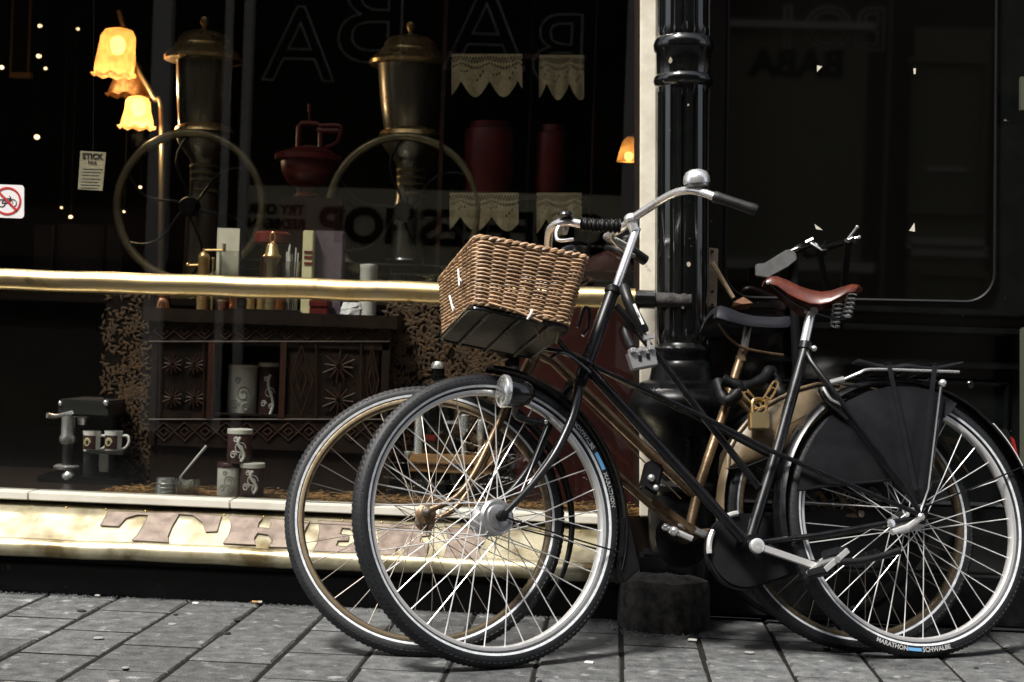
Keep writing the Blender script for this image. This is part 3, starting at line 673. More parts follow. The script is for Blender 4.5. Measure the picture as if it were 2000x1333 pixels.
# coat guards
cg_px = [(1560, 957), (1564, 926), (1574, 890), (1594, 850), (1622, 813), (1656, 783), (1694, 765), (1740, 754), (1790, 756), (1830, 766), (1862, 784), (1842, 818), (1834, 850), (1812, 950), (1797, 985), (1786, 980), (1740, 939), (1640, 948)]
for s in (1, -1):
    if s > 0:
        ring = [P(x, y, .035) for x, y in cg_px]; g = MB()
        c = P(1720, 872, .043); n = len(ring); mid = [r * .5 + c * .5 + A.n * .002 for r in ring]
        g.v = ring + mid + [c] + [r - A.n * .003 for r in ring]
        for k in range(n):
            k2 = (k + 1) % n; g.f += [(k, k2, n + k2, n + k), (n + k, n + k2, 2 * n), (k, 2 * n + 1 + k, 2 * n + 1 + k2, k2)]
        cgo = g.build('coat_guard', 'black_vinyl', bA)
        MB().tube([P(1558, 958, .038), P(1600, 951, .04), P(1740, 938, .04)], .0042, 8).build('guard_edge', 'black_paint', cgo)
        MB().prism([P(1846, 784, .037), P(1868, 788, .037), P(1860, 802, .037), P(1843, 818, .037)], A.n * .003).build('guard_corner', 'saddle_vinyl', cgo, smooth=False)
    else:
        ring = [P(x, y, .045) - A.n * .09 for x, y in cg_px]; MB().prism(ring, -A.n * .003).build('coat_guard', 'black_vinyl', bA, smooth=False)
# wheel lock on the seat stays
MB().tube(cr([P(1606, 758, .03), P(1618, 782, .04), P(1640, 800, .042), P(1658, 818, .038)], 4), [.012] + [.016] * 11 + [.008], 10).build('frame_lock', 'black_gloss', bA)
MB().tube(cr([P(1608, 757, .045), P(1622, 780, .056), P(1645, 793, .056), P(1660, 814, .05)], 4), .004, 6).build('lock_trim', 'steel', bA)
# rear rack
for s in (1, -1):
    o = .055 * s
    pts = [P(1640, 745, .02 * s), P(1678, 729, o), P(1700, 722, o), P(1790, 724, o), P(1873, 727, o)] if s > 0 else [P(1640, 745, -.02), P(1678, 729, .055) - A.n * .11, P(1700, 722, .055) - A.n * .11, P(1790, 724, .055) - A.n * .11, P(1873, 727, .055) - A.n * .11]
    MB().tube(cr(pts, 4), .004, 8).build('rack_rail', 'chrome' if s > 0 else 'black_paint', bA)
    a = P(1838, 756, .056) - A.n * (0 if s > 0 else .112)
    MB().tube([a, P(1814, 956, .062) - A.n * (0 if s > 0 else .124), A.rear + A.n * (.062 * s) + A.v * .01], .0052, 8).build('rack_stay', 'black_gloss', bA)
for xx in (1720, 1765, 1810, 1855): MB().tube([P(xx, 724, .055), P(xx, 724, .055) - A.n * .11], .0035, 6).build('rack_bar', 'black_paint', bA)
MB().ball(P(1841, 749, .06), .011, 12).build('rack_bolt', 'chrome', bA)
MB().tube([P(1621, 748, .02), P(1648, 741, .03)], .008, 8).build('rack_clamp', 'steel', bA)
MB().lathe([(0, 0), (.011, .001), (.011, .008), (.007, .012), (0, .012)], P(1893, 752, .02), A.n, 14).build('reflector', 'black_gloss', bA)
for a, b, c2, d2 in ((1736, 712, 1788, 958), (1826, 714, 1797, 955)):
    p_, q_ = P(a, b, .062), P(c2, d2, .066)
    MB().bar(p_, q_, .0135, .0022, A.n).build('luggage_strap', 'black_vinyl', bA, smooth=False)
    MB().bar(P(a, b - 3, .062), P(a, b - 3, .062) - A.n * .12, .0135, .0022, A.v).build('luggage_strap', 'black_vinyl', bA, smooth=False)
net = MB()
for k in range(7):
    o = .055 - k * .005
    net.tube(cr([P(1676, 704, .055) + A.n * (o - .055), P(1735, 715 + random.uniform(-3, 3), .055) + A.n * (o - .055 + random.uniform(-.006, .006)), P(1775, 714 + random.uniform(-4, 3), .055) + A.n * (o - .055), P(1820, 719, .055) + A.n * (o - .055 + random.uniform(-.006, .006)), P(1880, 709, .055) + A.n * (o - .055)], 5), .0042, 6)
net.build('bungee_net', 'black_vinyl', bA)
# saddle
def saddle(k, Pf, px_top, px_bot, wid, mt, parent, name='saddle', skirt=.5):
    n = len(px_top); g = MB(); rowsn = 9
    for i in range(n):
        wv = wid[i]; t = Pf(px_top[i][0], px_top[i][1], wv * .25); t -= k.n * (wv * .25); b = Pf(px_bot[i][0], px_bot[i][1], wv) - k.n * wv
        for j in range(rowsn):
            s = -1 + 2 * j / (rowsn - 1); drop = abs(s) ** 2.2
            g.v.append(t + (b - t) * drop + k.n * (wv * math.sin(s * pi / 2 * .98)))
    for i in range(n - 1):
        for j in range(rowsn - 1): A_ = i * rowsn + j; g.f.append((A_, A_ + 1, A_ + rowsn + 1, A_ + rowsn))
    b0 = len(g.v); g.v += [p - k.v * .004 for p in list(g.v)]
    for i in range(n - 1):
        for j in range(rowsn - 1): A_ = b0 + i * rowsn + j; g.f.append((A_, A_ + rowsn, A_ + rowsn + 1, A_ + 1))
    edge = [j for j in range(rowsn)] + [i * rowsn + rowsn - 1 for i in range(1, n)] + [(n - 1) * rowsn + j for j in range(rowsn - 2, -1, -1)] + [i * rowsn for i in range(n - 2, 0, -1)]
    for a, b in zip(edge, edge[1:] + edge[:1]): g.f.append((a, b, b0 + b, b0 + a))
    return g.build(name, mt, parent)
top = [(1495, 547), (1503, 540), (1516, 539), (1540, 548), (1562, 559), (1582, 566), (1602, 570), (1622, 568), (1640, 562), (1655, 558), (1668, 560), (1677, 567)]
bot = [(1496, 553), (1504, 552), (1518, 556), (1540, 572), (1560, 582), (1582, 590), (1602, 592), (1620, 588), (1640, 578), (1655, 569), (1668, 567), (1677, 571)]
wid = [.012, .02, .022, .026, .034, .045, .058, .072, .084, .09, .088, .07]
sad = saddle(A, lambda x, y, o: P(x, y, o), top, bot, wid, 'leather', bA)
for s in (1, -1):
    for (x0, y0, x1, y1) in (((1664, 576, 1652, 622),) if s > 0 else ((1636, 592, 1630, 640),)):
        a, b = P(x0, y0, .03 * s), P(x1, y1, .03 * s); d = (b - a); e1, e2 = frame(d); pts = []
        for k in range(91): t = k / 90; th = t * 2 * pi * 5.5; pts.append(a + d * t + (e1 * math.cos(th) + e2 * math.sin(th)) * .0125)
        MB().tube(pts, .0028, 6).build('saddle_spring', 'chrome', sad)
    MB().tube(cr([P(1505, 556, .008 * s), P(1540, 585, .014 * s), P(1580, 606, .02 * s), P(1630, 622, .026 * s), P(1652, 622, .03 * s)], 5), .0035, 8).build('saddle_rail', 'black_gloss', sad)
MB().tube([P(1578, 608, -.025), P(1590, 608, .025)], .011, 12).build('saddle_clamp', 'steel', sad)
MB().ball(P(1500, 552, .016), .006, 10).build('nose_rivet', 'chrome', sad)
# chain case, crank, pedals
ccen = P(1452, 1076, -.05); rc_ = .098
pts = [ccen + A.u * (rc_ * math.cos(rad(a))) + A.v * (rc_ * math.sin(rad(a))) for a in range(80, 285, 8)]
e = A.rear - A.n * .05
pts += [e - A.v * .045, e + A.u * .05 - A.v * .02, e + A.u * .05 + A.v * .02, e + A.v * .045]
case = MB().prism(pts, -A.n * .034).build('chain_case', 'black_vinyl', bA, bevel=.006)
for a0, a1 in ((96, 122), (148, 186)):
    q_ = [ccen + A.n * .003 + A.u * (.096 * math.cos(rad(a))) + A.v * (.096 * math.sin(rad(a))) for a in range(a0, a1, 4)]
    MB().tube(q_, .0075, 8).build('case_trim', 'alu', case)
cr0, cr1 = P(1478, 1067, .05), P(1595, 1107, .062)
MB().bar(cr0, cr1, .017, .011, A.n).lathe([(.0175, -.008), (.019, -.006), (.019, .008), (.012, .011), (.0, .009)], cr0, A.n, 20).build('crank', 'alu', bA, bevel=.003)
def pedal(c, kk, par, mt='black_matt'):
    pd = MB().tube([c, c + kk.n * .105], .008, 10).build('pedal', 'steel', par)
    for s in (1, -1):
        q0 = c + kk.n * .012 + kk.v * (.008 * s); MB().bar(q0 + (kk.u * .022 + kk.v * .015) * s, q0 + (kk.u * .022 + kk.v * .015) * s + kk.n * .085, .034, .02, kk.v).build('pedal_rubber', 'rubber', pd, bevel=.003)
    for q in (.006, .100): MB().bar(c + kk.n * q - (kk.u * .034 + kk.v * .024), c + kk.n * q + (kk.u * .034 + kk.v * .024), .014, .004, kk.n).build('pedal_plate', 'alu', pd, bevel=.001)
    return pd
pedal(P(1597, 1104, .068), A, bA)
cr2 = bbp - A.n * .09 + A.u * (bbp - cr1).dot(A.u) + A.v * (bbp - cr1).dot(A.v)
MB().bar(bbp - A.n * .09, cr2, .017, .011, A.n).build('crank', 'alu', bA, bevel=.003)
MB().tube(cr([P(1500, 1066, .03), P(1560, 1096, .045), P(1650, 1098, .05), P(1700, 1092, .052), P(1756, 1076, .055)], 4), [.006] * 8 + [.009] * 8 + [.010], 10).build('kick_stand', 'black_vinyl', bA)
MB().tube([P(1742, 1040, .055), P(1772, 1030, .05), A.rear + A.n * .05], [.008, .0085, .012], 8).build('brake_arm', 'alu', bA)
MB().lathe([(.0, 0), (.011, 0), (.011, .006), (0, .008)], P(1739, 1023, .05), A.n, 10).build('arm_clip', 'chrome', bA)
# front carrier (fixed to the frame) under the basket
CT = lambda x, y, o: P(x, y, o)
b00, b01 = P(918, 600, .150), P(1112, 640, .150); b10, b11 = b00 - A.n * .30, b01 - A.n * .30
rc_l = []
for i_, c_ in enumerate((b00, b01, b11, b10)):
    p_, q_ = (b00, b01, b11, b10)[i_ - 1], (b00, b01, b11, b10)[(i_ + 1) % 4]; a_, e_ = c_ + (p_ - c_).normalized() * .03, c_ + (q_ - c_).normalized() * .03
    rc_l += [(1 - s_) ** 2 * a_ + 2 * s_ * (1 - s_) * c_ + s_ * s_ * e_ for s_ in (0, .25, .5, .75, 1)]
MB().tube(rc_l, .0055, 8, closed=True).build('front_carrier', BP, bA)
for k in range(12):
    t = (k + .5) / 12; MB().bar(b00.lerp(b10, t) + A.u * .004, b01.lerp(b11, t) - A.u * .004, .0244, .003, A.v).build('shadow_slat', 'black_matt', bA, smooth=False)  # black slats added almost without gaps to darken the basket's shaded underside
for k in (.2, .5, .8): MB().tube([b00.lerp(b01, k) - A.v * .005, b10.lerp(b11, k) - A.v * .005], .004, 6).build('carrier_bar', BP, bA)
for s in (1, -1):
    MB().tube(cr([b01 * .5 + b11 * .5 + A.n * (.05 * s), P(1112, 690, .025 * s), P(1144, 704, .018 * s)], 4), .0065, 8).build('carrier_arm', BP, bA)
MB().tube(cr([P(1128, 640, .06), P(1140, 604, .06), P(1150, 606, .06), P(1148, 640, .06), P(1138, 656, .06)], 4), .005, 8).build('carrier_hook', 'black_gloss', bA)
MB().tube(cr([P(1075, 700, .03), P(1100, 690, .035), P(1135, 712, .03), P(1152, 728, .02)], 4), .0045, 8).build('brake_cable', 'black_gloss', bA)

# ---------------------------------------------------------------- wicker basket
bk = thing('wicker_basket', tuple((b00 + b11) / 2), 'woven brown wicker basket tied with white zip ties on the front carrier', 'basket')
tn0, tn1 = P(931, 462, .19), P(1150, 503, .19); bn0, bn1 = P(926, 590, .158), P(1114, 632, .158)
TOP = [tn0, tn1, tn1 - A.n * .38, tn0 - A.n * .38]; BOT = [bn0, bn1, bn1 - A.n * .316, bn0 - A.n * .316]
def loop(t, inset=0.):
    C = [b + (a - b) * t for a, b in zip(TOP, BOT)]; out = []; r = .10
    for i in range(4):
        p_, c, q_ = C[i - 1], C[i], C[(i + 1) % 4]
        a = c + (p_ - c).normalized() * .026; b = c + (q_ - c).normalized() * .026
        for k in range(5):
            s = k / 4; out.append((1 - s) ** 2 * a + 2 * s * (1 - s) * c + s * s * b)
    return out
def resample(L, n):
    L = L + [L[0]]; d = [0]
    for a, b in zip(L, L[1:]): d.append(d[-1] + (b - a).length)
    out = []; j = 0
    for i in range(n):
        t = d[-1] * i / n
        while d[j + 1] < t: j += 1
        out.append(L[j].lerp(L[j + 1], (t - d[j]) / (d[j + 1] - d[j])))
    return out
NST, SUB = 32, 8
ctr = sum(TOP + BOT, V((0, 0, 0))) / 8; bup = ((TOP[0] + TOP[2]) - (BOT[0] + BOT[2])).normalized()
rows_n = 33
for r in range(rows_n):
    t = .03 + .93 * r / (rows_n - 1); L = resample(loop(t), NST * SUB); pts = []
    c = sum(L, V((0, 0, 0))) / len(L)
    for i, p_ in enumerate(L):
        o = (p_ - c); o -= bup * o.dot(bup); o.normalize()
        amp = .0042 * math.cos(pi * i / SUB + pi * (r % 2)) + random.uniform(-.0004, .0004)
        pts.append(p_ + o * amp + bup * random.uniform(-.0005, .0005))
    MB().tube(pts, .0034 if r % 3 else .0029, 6, closed=True).build('weaver', 'wicker', bk)
Lb, Lt = resample(loop(0), NST), resample(loop(1), NST)
for a, b in zip(Lb, Lt): stick('stake', 'wicker', a, b, .0031, bk, 6)
for nm_, t, rr, nt_ in (('rim_braid', 1.0, .0052, 34), ('foot_braid', .0, .004, 30)):
    L = resample(loop(t), 260)
    for ph in (0, pi):
        pts = []
        for i, p_ in enumerate(L):
            o = p_ - ctr; o -= bup * o.dot(bup); o.normalize(); a = 2 * pi * nt_ * i / 260 + ph
            pts.append(p_ + o * (math.cos(a) * rr * .8) + bup * (math.sin(a) * rr * .6))
        MB().tube(pts, rr, 6, closed=True).build(nm_, 'wicker', bk)
for k in range(34):
    t = (k + .5) / 34; a = BOT[0].lerp(BOT[1], t); b = BOT[3].lerp(BOT[2], t); stick('floor_slat', 'wicker', a, b, .0040, bk, 6)
for k in range(9):
    t = (k + .5) / 9; a = BOT[0].lerp(BOT[3], t) + bup * .005; b = BOT[1].lerp(BOT[2], t) + bup * .005; stick('floor_slat', 'wicker', a, b, .0042, bk, 6)
MB().tube([P(955, 592, .166), P(1005, 606, .172), P(1058, 629, .17)], .0035, 6).build('loose_end', 'wicker', bk)
for (x0, y0, x1, y1) in ((1046, 640, 1053, 660), (1062, 644, 1064, 668), (1090, 648, 1086, 672)):
    MB().tube([P(x0, y0, .12), P(x1, y1, .11)], .0028, 6).build('loose_end', 'wicker', bk)
fnrm = (BOT[3] - BOT[0]).cross(TOP[0] - BOT[0]).normalized()
if fnrm.dot(A.u) > 0: fnrm = -fnrm
def FR(x, y, off=.008): return hit(x, y, BOT[0] + fnrm * off, fnrm)
for pts in ([(895, 526), (896, 540), (897, 558)], [(878, 578), (882, 594), (886, 608)]):
    MB().tube([FR(*p_) for p_ in pts], .0024, 6).tube([FR(pts[1][0] + 1, pts[1][1] + 4), FR(pts[1][0] + 5, pts[1][1] + 9, .016)], .002, 6).build('zip_tie', 'tie', bk)
MB().tube([P(1040, 605, .176), P(1036, 615, .178), P(1030, 624, .172)], .003, 6).build('zip_tie', 'tie', bk)

# ---------------------------------------------------------------- lock hanging on the frame
lk = thing('cable_lock', tuple(P(1257, 700, .05)), 'chrome plated lock block on a black sleeved cable hanging from the frame', 'lock')
MB().tube(cr([P(1218, 560, .03), P(1228, 590, .05), P(1244, 622, .055), P(1259, 650, .05)], 4), [.013] + [.0145] * 11 + [.0125], 12).build('sleeve', 'black_vinyl', lk)
MB().tube(cr([P(1219, 640, -.03), P(1226, 662, -.01), P(1236, 682, .02)], 4), .012, 12).build('sleeve', 'black_vinyl', lk)
MB().bar(P(1238, 594, .068), P(1256, 634, .068), .007, .002, A.n).build('sleeve_strip', 'tie', lk, smooth=False)  # pale strip laid along the black sleeve
MB().prism([P(1227, 688, .062), P(1280, 679, .062), P(1286, 713, .062), P(1238, 722, .062)], -A.n * .026).build('lock_body', 'steel', lk, bevel=.003)
for x, y in ((1235, 686), (1252, 684), (1270, 681)): MB().bar(P(x, y + 5, .06), P(x, y - 5, .06), .016, .024, A.n).build('lock_tooth', 'chrome', lk, bevel=.002)
for x, y in ((1250, 700), (1266, 696)): MB().prism([P(x - 3, y - 6, .0645), P(x + 3, y - 6, .0645), P(x + 4, y + 5, .0645), P(x - 2, y + 5, .0645)], -A.n * .002).build('key_slot', 'black_matt', lk, smooth=False)
MB().tube([P(1258, 652, .05), P(1266, 662, .052), P(1268, 680, .052)], .005, 8).bar(P(1257, 660, .052), P(1276, 658, .052), .01, .012, A.n).build('lock_pin', 'chrome', lk)

# ---------------------------------------------------------------- rusty gold bicycle
bB = thing('bicycle', (B.p0.x, B.p0.y, 0), 'old rusty gold bicycle with tan coat guard leaning behind the black one', 'bicycle')
P, Q = B.P, B.Q
RG = 'rust_gold'
wheel(bB, 'front_wheel', B.WF, B.Rt, .037, 'rust_rim', 'spoke_old', .026, .07, 'rust_gold', sr=.0011, phase=.4)
wheel(bB, 'rear_wheel', B.WR, B.Rt, .037, 'rust_rim', 'spoke_old', .03, .075, 'rust_gold', sr=.0011, phase=.2)
fkt = Q(1000, 772)
for s in (1, -1):
    pts = cr([Q(1000, 772, .02 * s), Q(987, 800, .045 * s), Q(968, 840, .05 * s), Q(928, 922, .052 * s), Q(890, 972, .054 * s), B.front + B.fn * (.056 * s)], 5) if s > 0 else cr([Q(1000, 772, -.02), Q(987, 800, .045) - B.fn * .09, Q(968, 840, .05) - B.fn * .1, Q(928, 922, .052) - B.fn * .104, Q(890, 972, .054) - B.fn * .108, B.front - B.fn * .056], 5)
    n = len(pts); MB().tube(pts, [.0115 - .0045 * i / n for i in range(n)], 10).build('fork_blade', RG, bB)
MB().tube([fkt - B.fn * .05, fkt + B.fn * .05], .012, 10).build('fork_crown', RG, bB)
MB().lathe([(.011, -.006), (.013, .004), (.008, .012), (0, .013)], B.front + B.fn * .056, B.fn, 8).build('axle_nut', 'spoke_old', bB)
hb = P(1010, 762); ht = P(1080, 622)
MB().tube([fkt, hb, ht], .017, 14).build('head_tube', RG, bB)
MB().tube([ht, P(1112, 556)], .011, 12).build('stem', 'chrome', bB)
MB().tube([P(1050, 690), P(1082, 707), P(1140, 764), P(1260, 878), P(1358, 968)], .0132, 12).build('down_tube', RG, bB)
MB().tube([P(1030, 732), P(1110, 828), P(1214, 936), P(1345, 1048)], .0125, 12).build('down_tube', RG, bB)
MB().tube([P(1036, 735, .02), P(1140, 785, .025), P(1240, 884, .025), P(1330, 975, .025)], .0022, 6).build('gear_cable', RG, bB)
MB().tube([P(1452, 682), P(1417, 797), P(1391, 872), P(1365, 950), P(1345, 1040)], .0132, 14).build('seat_tube', RG, bB)
MB().lathe([(.0132, -.01), (.0152, -.008), (.0152, .008), (.0132, .01)], P(1447, 702), B.v, 14).build('seat_clamp', RG, bB)
bb2 = P(1345, 1045); MB().tube([bb2 - B.n * .035, bb2 + B.n * .035], .02, 14).build('bottom_bracket', RG, bB)
for s in (1, -1):
    e = B.rear + B.n * (.05 * s)
    MB().tube([bb2 + B.n * (.02 * s), e], .008, 8).build('chain_stay', RG, bB)
    MB().tube([P(1430, 760) + B.n * (.012 * s), e], .0068, 8).build('seat_stay', RG, bB)
mudguard(bB, 'front_mudguard', B.WF, B.Rt + .014, .024, -34, 62, 'black_matt')
mudguard(bB, 'rear_mudguard', B.WR, B.Rt + .010, .026, 62, 192, 'tan_vinyl')
# tan coat guard, both sides
cgp = [(1421, 916), (1424, 878), (1440, 848), (1466, 816), (1496, 792), (1526, 776), (1560, 760), (1596, 750), (1640, 752), (1674, 758), (1640, 770), (1618, 800), (1580, 850), (1500, 894)]
g = MB(); ring = [P(x, y, .034) for x, y in cgp]; c = P(1500, 850, .055); n = len(ring); mid = [r * .62 + c * .38 + B.n * .007 for r in ring]
g.v = ring + mid + [c] + [r - B.n * .004 for r in ring]
for k in range(n):
    k2 = (k + 1) % n; g.f += [(k, k2, n + k2, n + k), (n + k, n + k2, 2 * n), (k, 2 * n + 1 + k, 2 * n + 1 + k2, k2)]
cgb = g.build('coat_guard', 'tan_vinyl', bB)
MB().prism([P(x, y, .036) - B.n * .076 for x, y in cgp], B.n * .004).build('coat_guard', 'tan_vinyl', bB, smooth=False)
MB().prism([P(x, y, .048) for x, y in ((1546, 792), (1560, 798), (1576, 816), (1584, 836), (1574, 834), (1560, 812))], -B.n * .002).build('guard_slot', 'black_matt', cgb, smooth=False)
MB().prism([P(x, y, .05) for x, y in ((1540, 812), (1556, 822), (1566, 846), (1552, 850), (1540, 836))], -B.n * .002).build('guard_slot', 'black_matt', cgb, smooth=False)
MB().tube([P(x, y, .039) for x, y in cgp[:9]], .005, 8).build('guard_edge', 'tan_vinyl', cgb)
MB().tube([P(1422, 917, .04), P(1460, 911, .04), P(1500, 895, .04)], .003, 6).build('guard_strap', 'black_matt', cgb)
MB().prism([P(x, y, .036) for x, y in ((1838, 850), (1862, 856), (1878, 858), (1874, 866), (1856, 868))], -B.n * .004).build('coat_guard', 'tan_vinyl', bB, smooth=False)
MB().tube([P(1838, 850, .036), P(1860, 880, .04), P(1892, 925, .03)], .0026, 6).build('guard_stay', RG, bB)
# saddle of the rusty bicycle
top = [(1390, 612), (1394, 602), (1404, 598), (1420, 602), (1444, 611), (1470, 617), (1496, 619), (1520, 619), (1540, 617), (1545, 622)]
bot = [(1393, 620), (1400, 618), (1412, 621), (1428, 626), (1446, 631), (1470, 635), (1496, 637), (1520, 638), (1538, 637), (1543, 634)]
sdb = saddle(B, lambda x, y, o: P(x, y, o), top, bot, [.05, .075, .08, .07, .052, .04, .032, .028, .024, .016], 'saddle_vinyl', bB)
sdb['label'] = 'glossy black padded saddle'
MB().tube(cr([P(1405, 632, .03), P(1422, 658, .03), P(1450, 679, .025), P(1500, 690, .012), P(1530, 694, .01)], 4), .004, 8).tube(cr([P(1405, 632, -.03), P(1422, 658, -.03), P(1450, 679, -.025), P(1500, 690, -.012), P(1530, 694, -.01)], 4), .004, 8).build('saddle_spring', RG, sdb)
MB().tube([P(1452, 690), P(1460, 640)], .012, 10).build('seat_post', 'spoke_old', bB)
# handlebar with braided grip towards us
hbp = cr([P(1112, 556), P(1096, 540, .04), P(1074, 500, .10), P(1071, 470, .15), P(1076, 448, .19), P(1090, 437, .225), P(1110, 434, .25), P(1140, 439, .265)], 6)
MB().tube(hbp, .0108, 12).tube(cr([P(1112, 556), P(1096, 540, .04) - B.n * .08, P(1074, 500, .1) - B.n * .2, P(1071, 470, .15) - B.n * .3, P(1090, 437, .225) - B.n * .45, P(1150, 441, .26) - B.n * .52], 6), .0108, 12).build('handlebar', 'chrome', bB)
gp = cr([P(1134, 438, .262), P(1170, 441, .275), P(1212, 442, .285)], 8)
gr = MB().tube(gp, .0155, 14).build('handlebar_grip', 'grip_rubber', bB)
bd_ = MB()
L = len(gp)
for ph in (0, pi):
    for sg in (1, -1):
        pts = []
        for i in range(97):
            t = i / 96; q = gp[min(int(t * (L - 1)), L - 2)].lerp(gp[min(int(t * (L - 1)) + 1, L - 1)], t * (L - 1) - min(int(t * (L - 1)), L - 2)); d = (gp[-1] - gp[0]); e1, e2 = frame(d)
            a = sg * t * 2 * pi * 5 + ph; pts.append(q + (e1 * math.cos(a) + e2 * math.sin(a)) * .0165)
        bd_.tube(pts, .0022, 5)
bd_.build('grip_braid', 'black_matt', gr)
bc_ = P(1104, 424, .26)
MB().lathe([(.018, -.002), (.021, 0), (.02, .008), (.012, .015), (0, .017)], bc_, B.v, 20).build('bell', 'black_gloss', bB)
MB().tube(cr([P(1094, 438, .23), P(1086, 456, .235), P(1092, 470, .25), P(1120, 468, .262)], 5), .0045, 8).build('brake_lever', 'chrome', bB)
MB().lathe([(.010, 0), (.014, .002), (.014, .012), (.010, .014)], P(1098, 448, .225), B.u, 14).build('lever_clamp', 'steel', bB)
# cranks and pedals
k0 = bb2 + B.n * .05
MB().bar(k0, P(1274, 978, .056), .02, .010, B.n).build('crank', RG, bB, bevel=.002)
MB().tube([P(1296, 1028, .04), P(1322, 1040, .045), P(1352, 1053, .05)], .0085, 10).ball(P(1316, 1038, .052), .013, 10).ball(P(1300, 1030, .046), .010, 10).build('crank_fitting', 'chrome', bB)
pdB = MB().prism([P(1244, 958, .075), P(1258, 904, .075), P(1288, 918, .075), P(1272, 978, .075)], B.n * .05).build('pedal', 'black_matt', bB, bevel=.006)
MB().ball(P(1272, 934, .128), .010, 10).ball(P(1281, 953, .128), .008, 10).build('pedal_bolt', 'steel', pdB)
MB().prism([bb2 + B.u * (.075 * math.cos(rad(a))) + B.v * (.075 * math.sin(rad(a))) - B.n * .05 for a in range(0, 360, 15)], -B.n * .02).build('chain_ring', 'black_matt', bB, smooth=False)
# ---------------------------------------------------------------- chain and padlock on the rusty bicycle
cl = thing('chain_lock', tuple(P(1470, 800, .07)), 'brass padlock closing a chain in black fabric sleeve around the gold tube', 'padlock')
def sleeve(pts, r):
    q = cr(pts, 4); n = len(q); MB().tube(q, [r * (1 + .12 * math.sin(i * 2.1)) for i in range(n)], 10).build('chain_sleeve', 'black_matt', cl)
sleeve([P(1402, 745, .01), P(1412, 776, .035), P(1424, 782, .05), P(1446, 758, .06), P(1412, 742, .05)], .016)
sleeve([P(1412, 742, .045), P(1438, 752, .055), P(1458, 762, .06)], .0155)
sleeve([P(1450, 758, .06), P(1486, 744, .05), P(1504, 722, .03)], .0155)
sleeve([P(1504, 722, .0), P(1516, 748, .02), P(1526, 774, .03)], .0155)
for c, d in (((1458, 768), (22, 26)), ((1470, 782), (24, 22)), ((1486, 790), (20, -6)), ((1500, 776), (18, -26)), ((1508, 762), (14, -24))):
    a = P(c[0] - d[0] / 2, c[1] - d[1] / 2, .07); b = P(c[0] + d[0] / 2, c[1] + d[1] / 2, .07); ax = (b - a); sd_ = ax.cross(B.n).normalized() * .0075
    MB().tube(cr([a + sd_, b + sd_, b + ax * .15, b - sd_, a - sd_, a - ax * .15], 3, True), .0028, 6, closed=True).build('chain_link', 'brass_lid', cl)
MB().prism([P(1465, 804, .085), P(1503, 806, .085), P(1504, 838, .085), P(1466, 838, .085)], -B.n * .022).build('padlock_body', 'brass', cl, bevel=.003)
MB().tube(cr([P(1470, 806, .074), P(1470, 786, .074), P(1476, 780, .074), P(1488, 780, .074), P(1496, 786, .074), P(1497, 806, .074)], 4), .0045, 8).build('shackle', 'brass_lid', cl)

# ---------------------------------------------------------------- dark bicycle against the bay, only its handlebar stands clear
CY3 = 4.50
dk = thing('bicycle', (F(1560, 1000, CY3).x, CY3, 0), 'dark bicycle against the black bay, only its handlebar with thin levers showing', 'bicycle')
D = lambda x, y, o=0.: F(x, y, CY3 - o)
MB().tube(cr([D(1530, 500), D(1566, 484), D(1590, 478, .04), D(1606, 487, .08), D(1640, 476, .14), D(1668, 470, .2)], 5), .009, 10).build('handlebar', 'black_gloss', dk)
MB().tube([D(1640, 479, .142), D(1606, 489, .09), D(1584, 475, .06)], .003, 6).tube([D(1574, 474, .03), D(1588, 467, .03)], .005, 6).build('chrome_lever', 'steel', dk)
for x, y in ((1674, 444), (1678, 464)): MB().tube([D(1656, 468, .19), D(x, y, .2)], [.004, .003], 6).ball(D(x, y, .2), .0055, 8).build('brake_lever', 'steel', dk)
MB().prism([D(1477, 540, .03), D(1476, 516, .03), D(1494, 514, .03), D(1538, 487, .03), D(1554, 492, .03), D(1557, 508, .03), D(1540, 522, .03), D(1500, 544, .03)], (0, .03, 0)).build('grey_bracket', 'grey_plastic', dk, bevel=.003)
MB().tube([D(1548, 495), D(1556, 700), D(1560, 760)], .014, 10).build('stem', 'black_matt', dk)
MB().tube([D(1656, 470, .19), D(1650, 540, .1), D(1640, 640, .02)], .010, 8).build('head_tube', 'black_matt', dk)
MB().tube([D(1560, 760), D(1585, 900), D(1590, 1010)], .012, 10).build('fork_blade', 'black_matt', dk)
Wd = Matrix((V((1, 0, 0)), V((0, 0, 1)), V((0, -1, 0)))).transposed().to_4x4(); Wd.translation = V((F(1590, 1010, CY3).x, CY3, .31))
tw_ = MB().sweep([(.31 + .018 * math.cos(2 * pi * k / 8), .018 * math.sin(2 * pi * k / 8)) for k in range(8)], Matrix.Translation((0, 0, .02)) @ Wd, 0, 360, 48).build('front_wheel', 'black_matt', dk)
for k in range(12):
    a = 2 * pi * k / 12; stick('spoke', 'black_matt', Wd.translation + V((0, 0, .02)), Wd.translation + V((.295 * math.cos(a), 0, .02 + .295 * math.sin(a))), .0012, tw_)

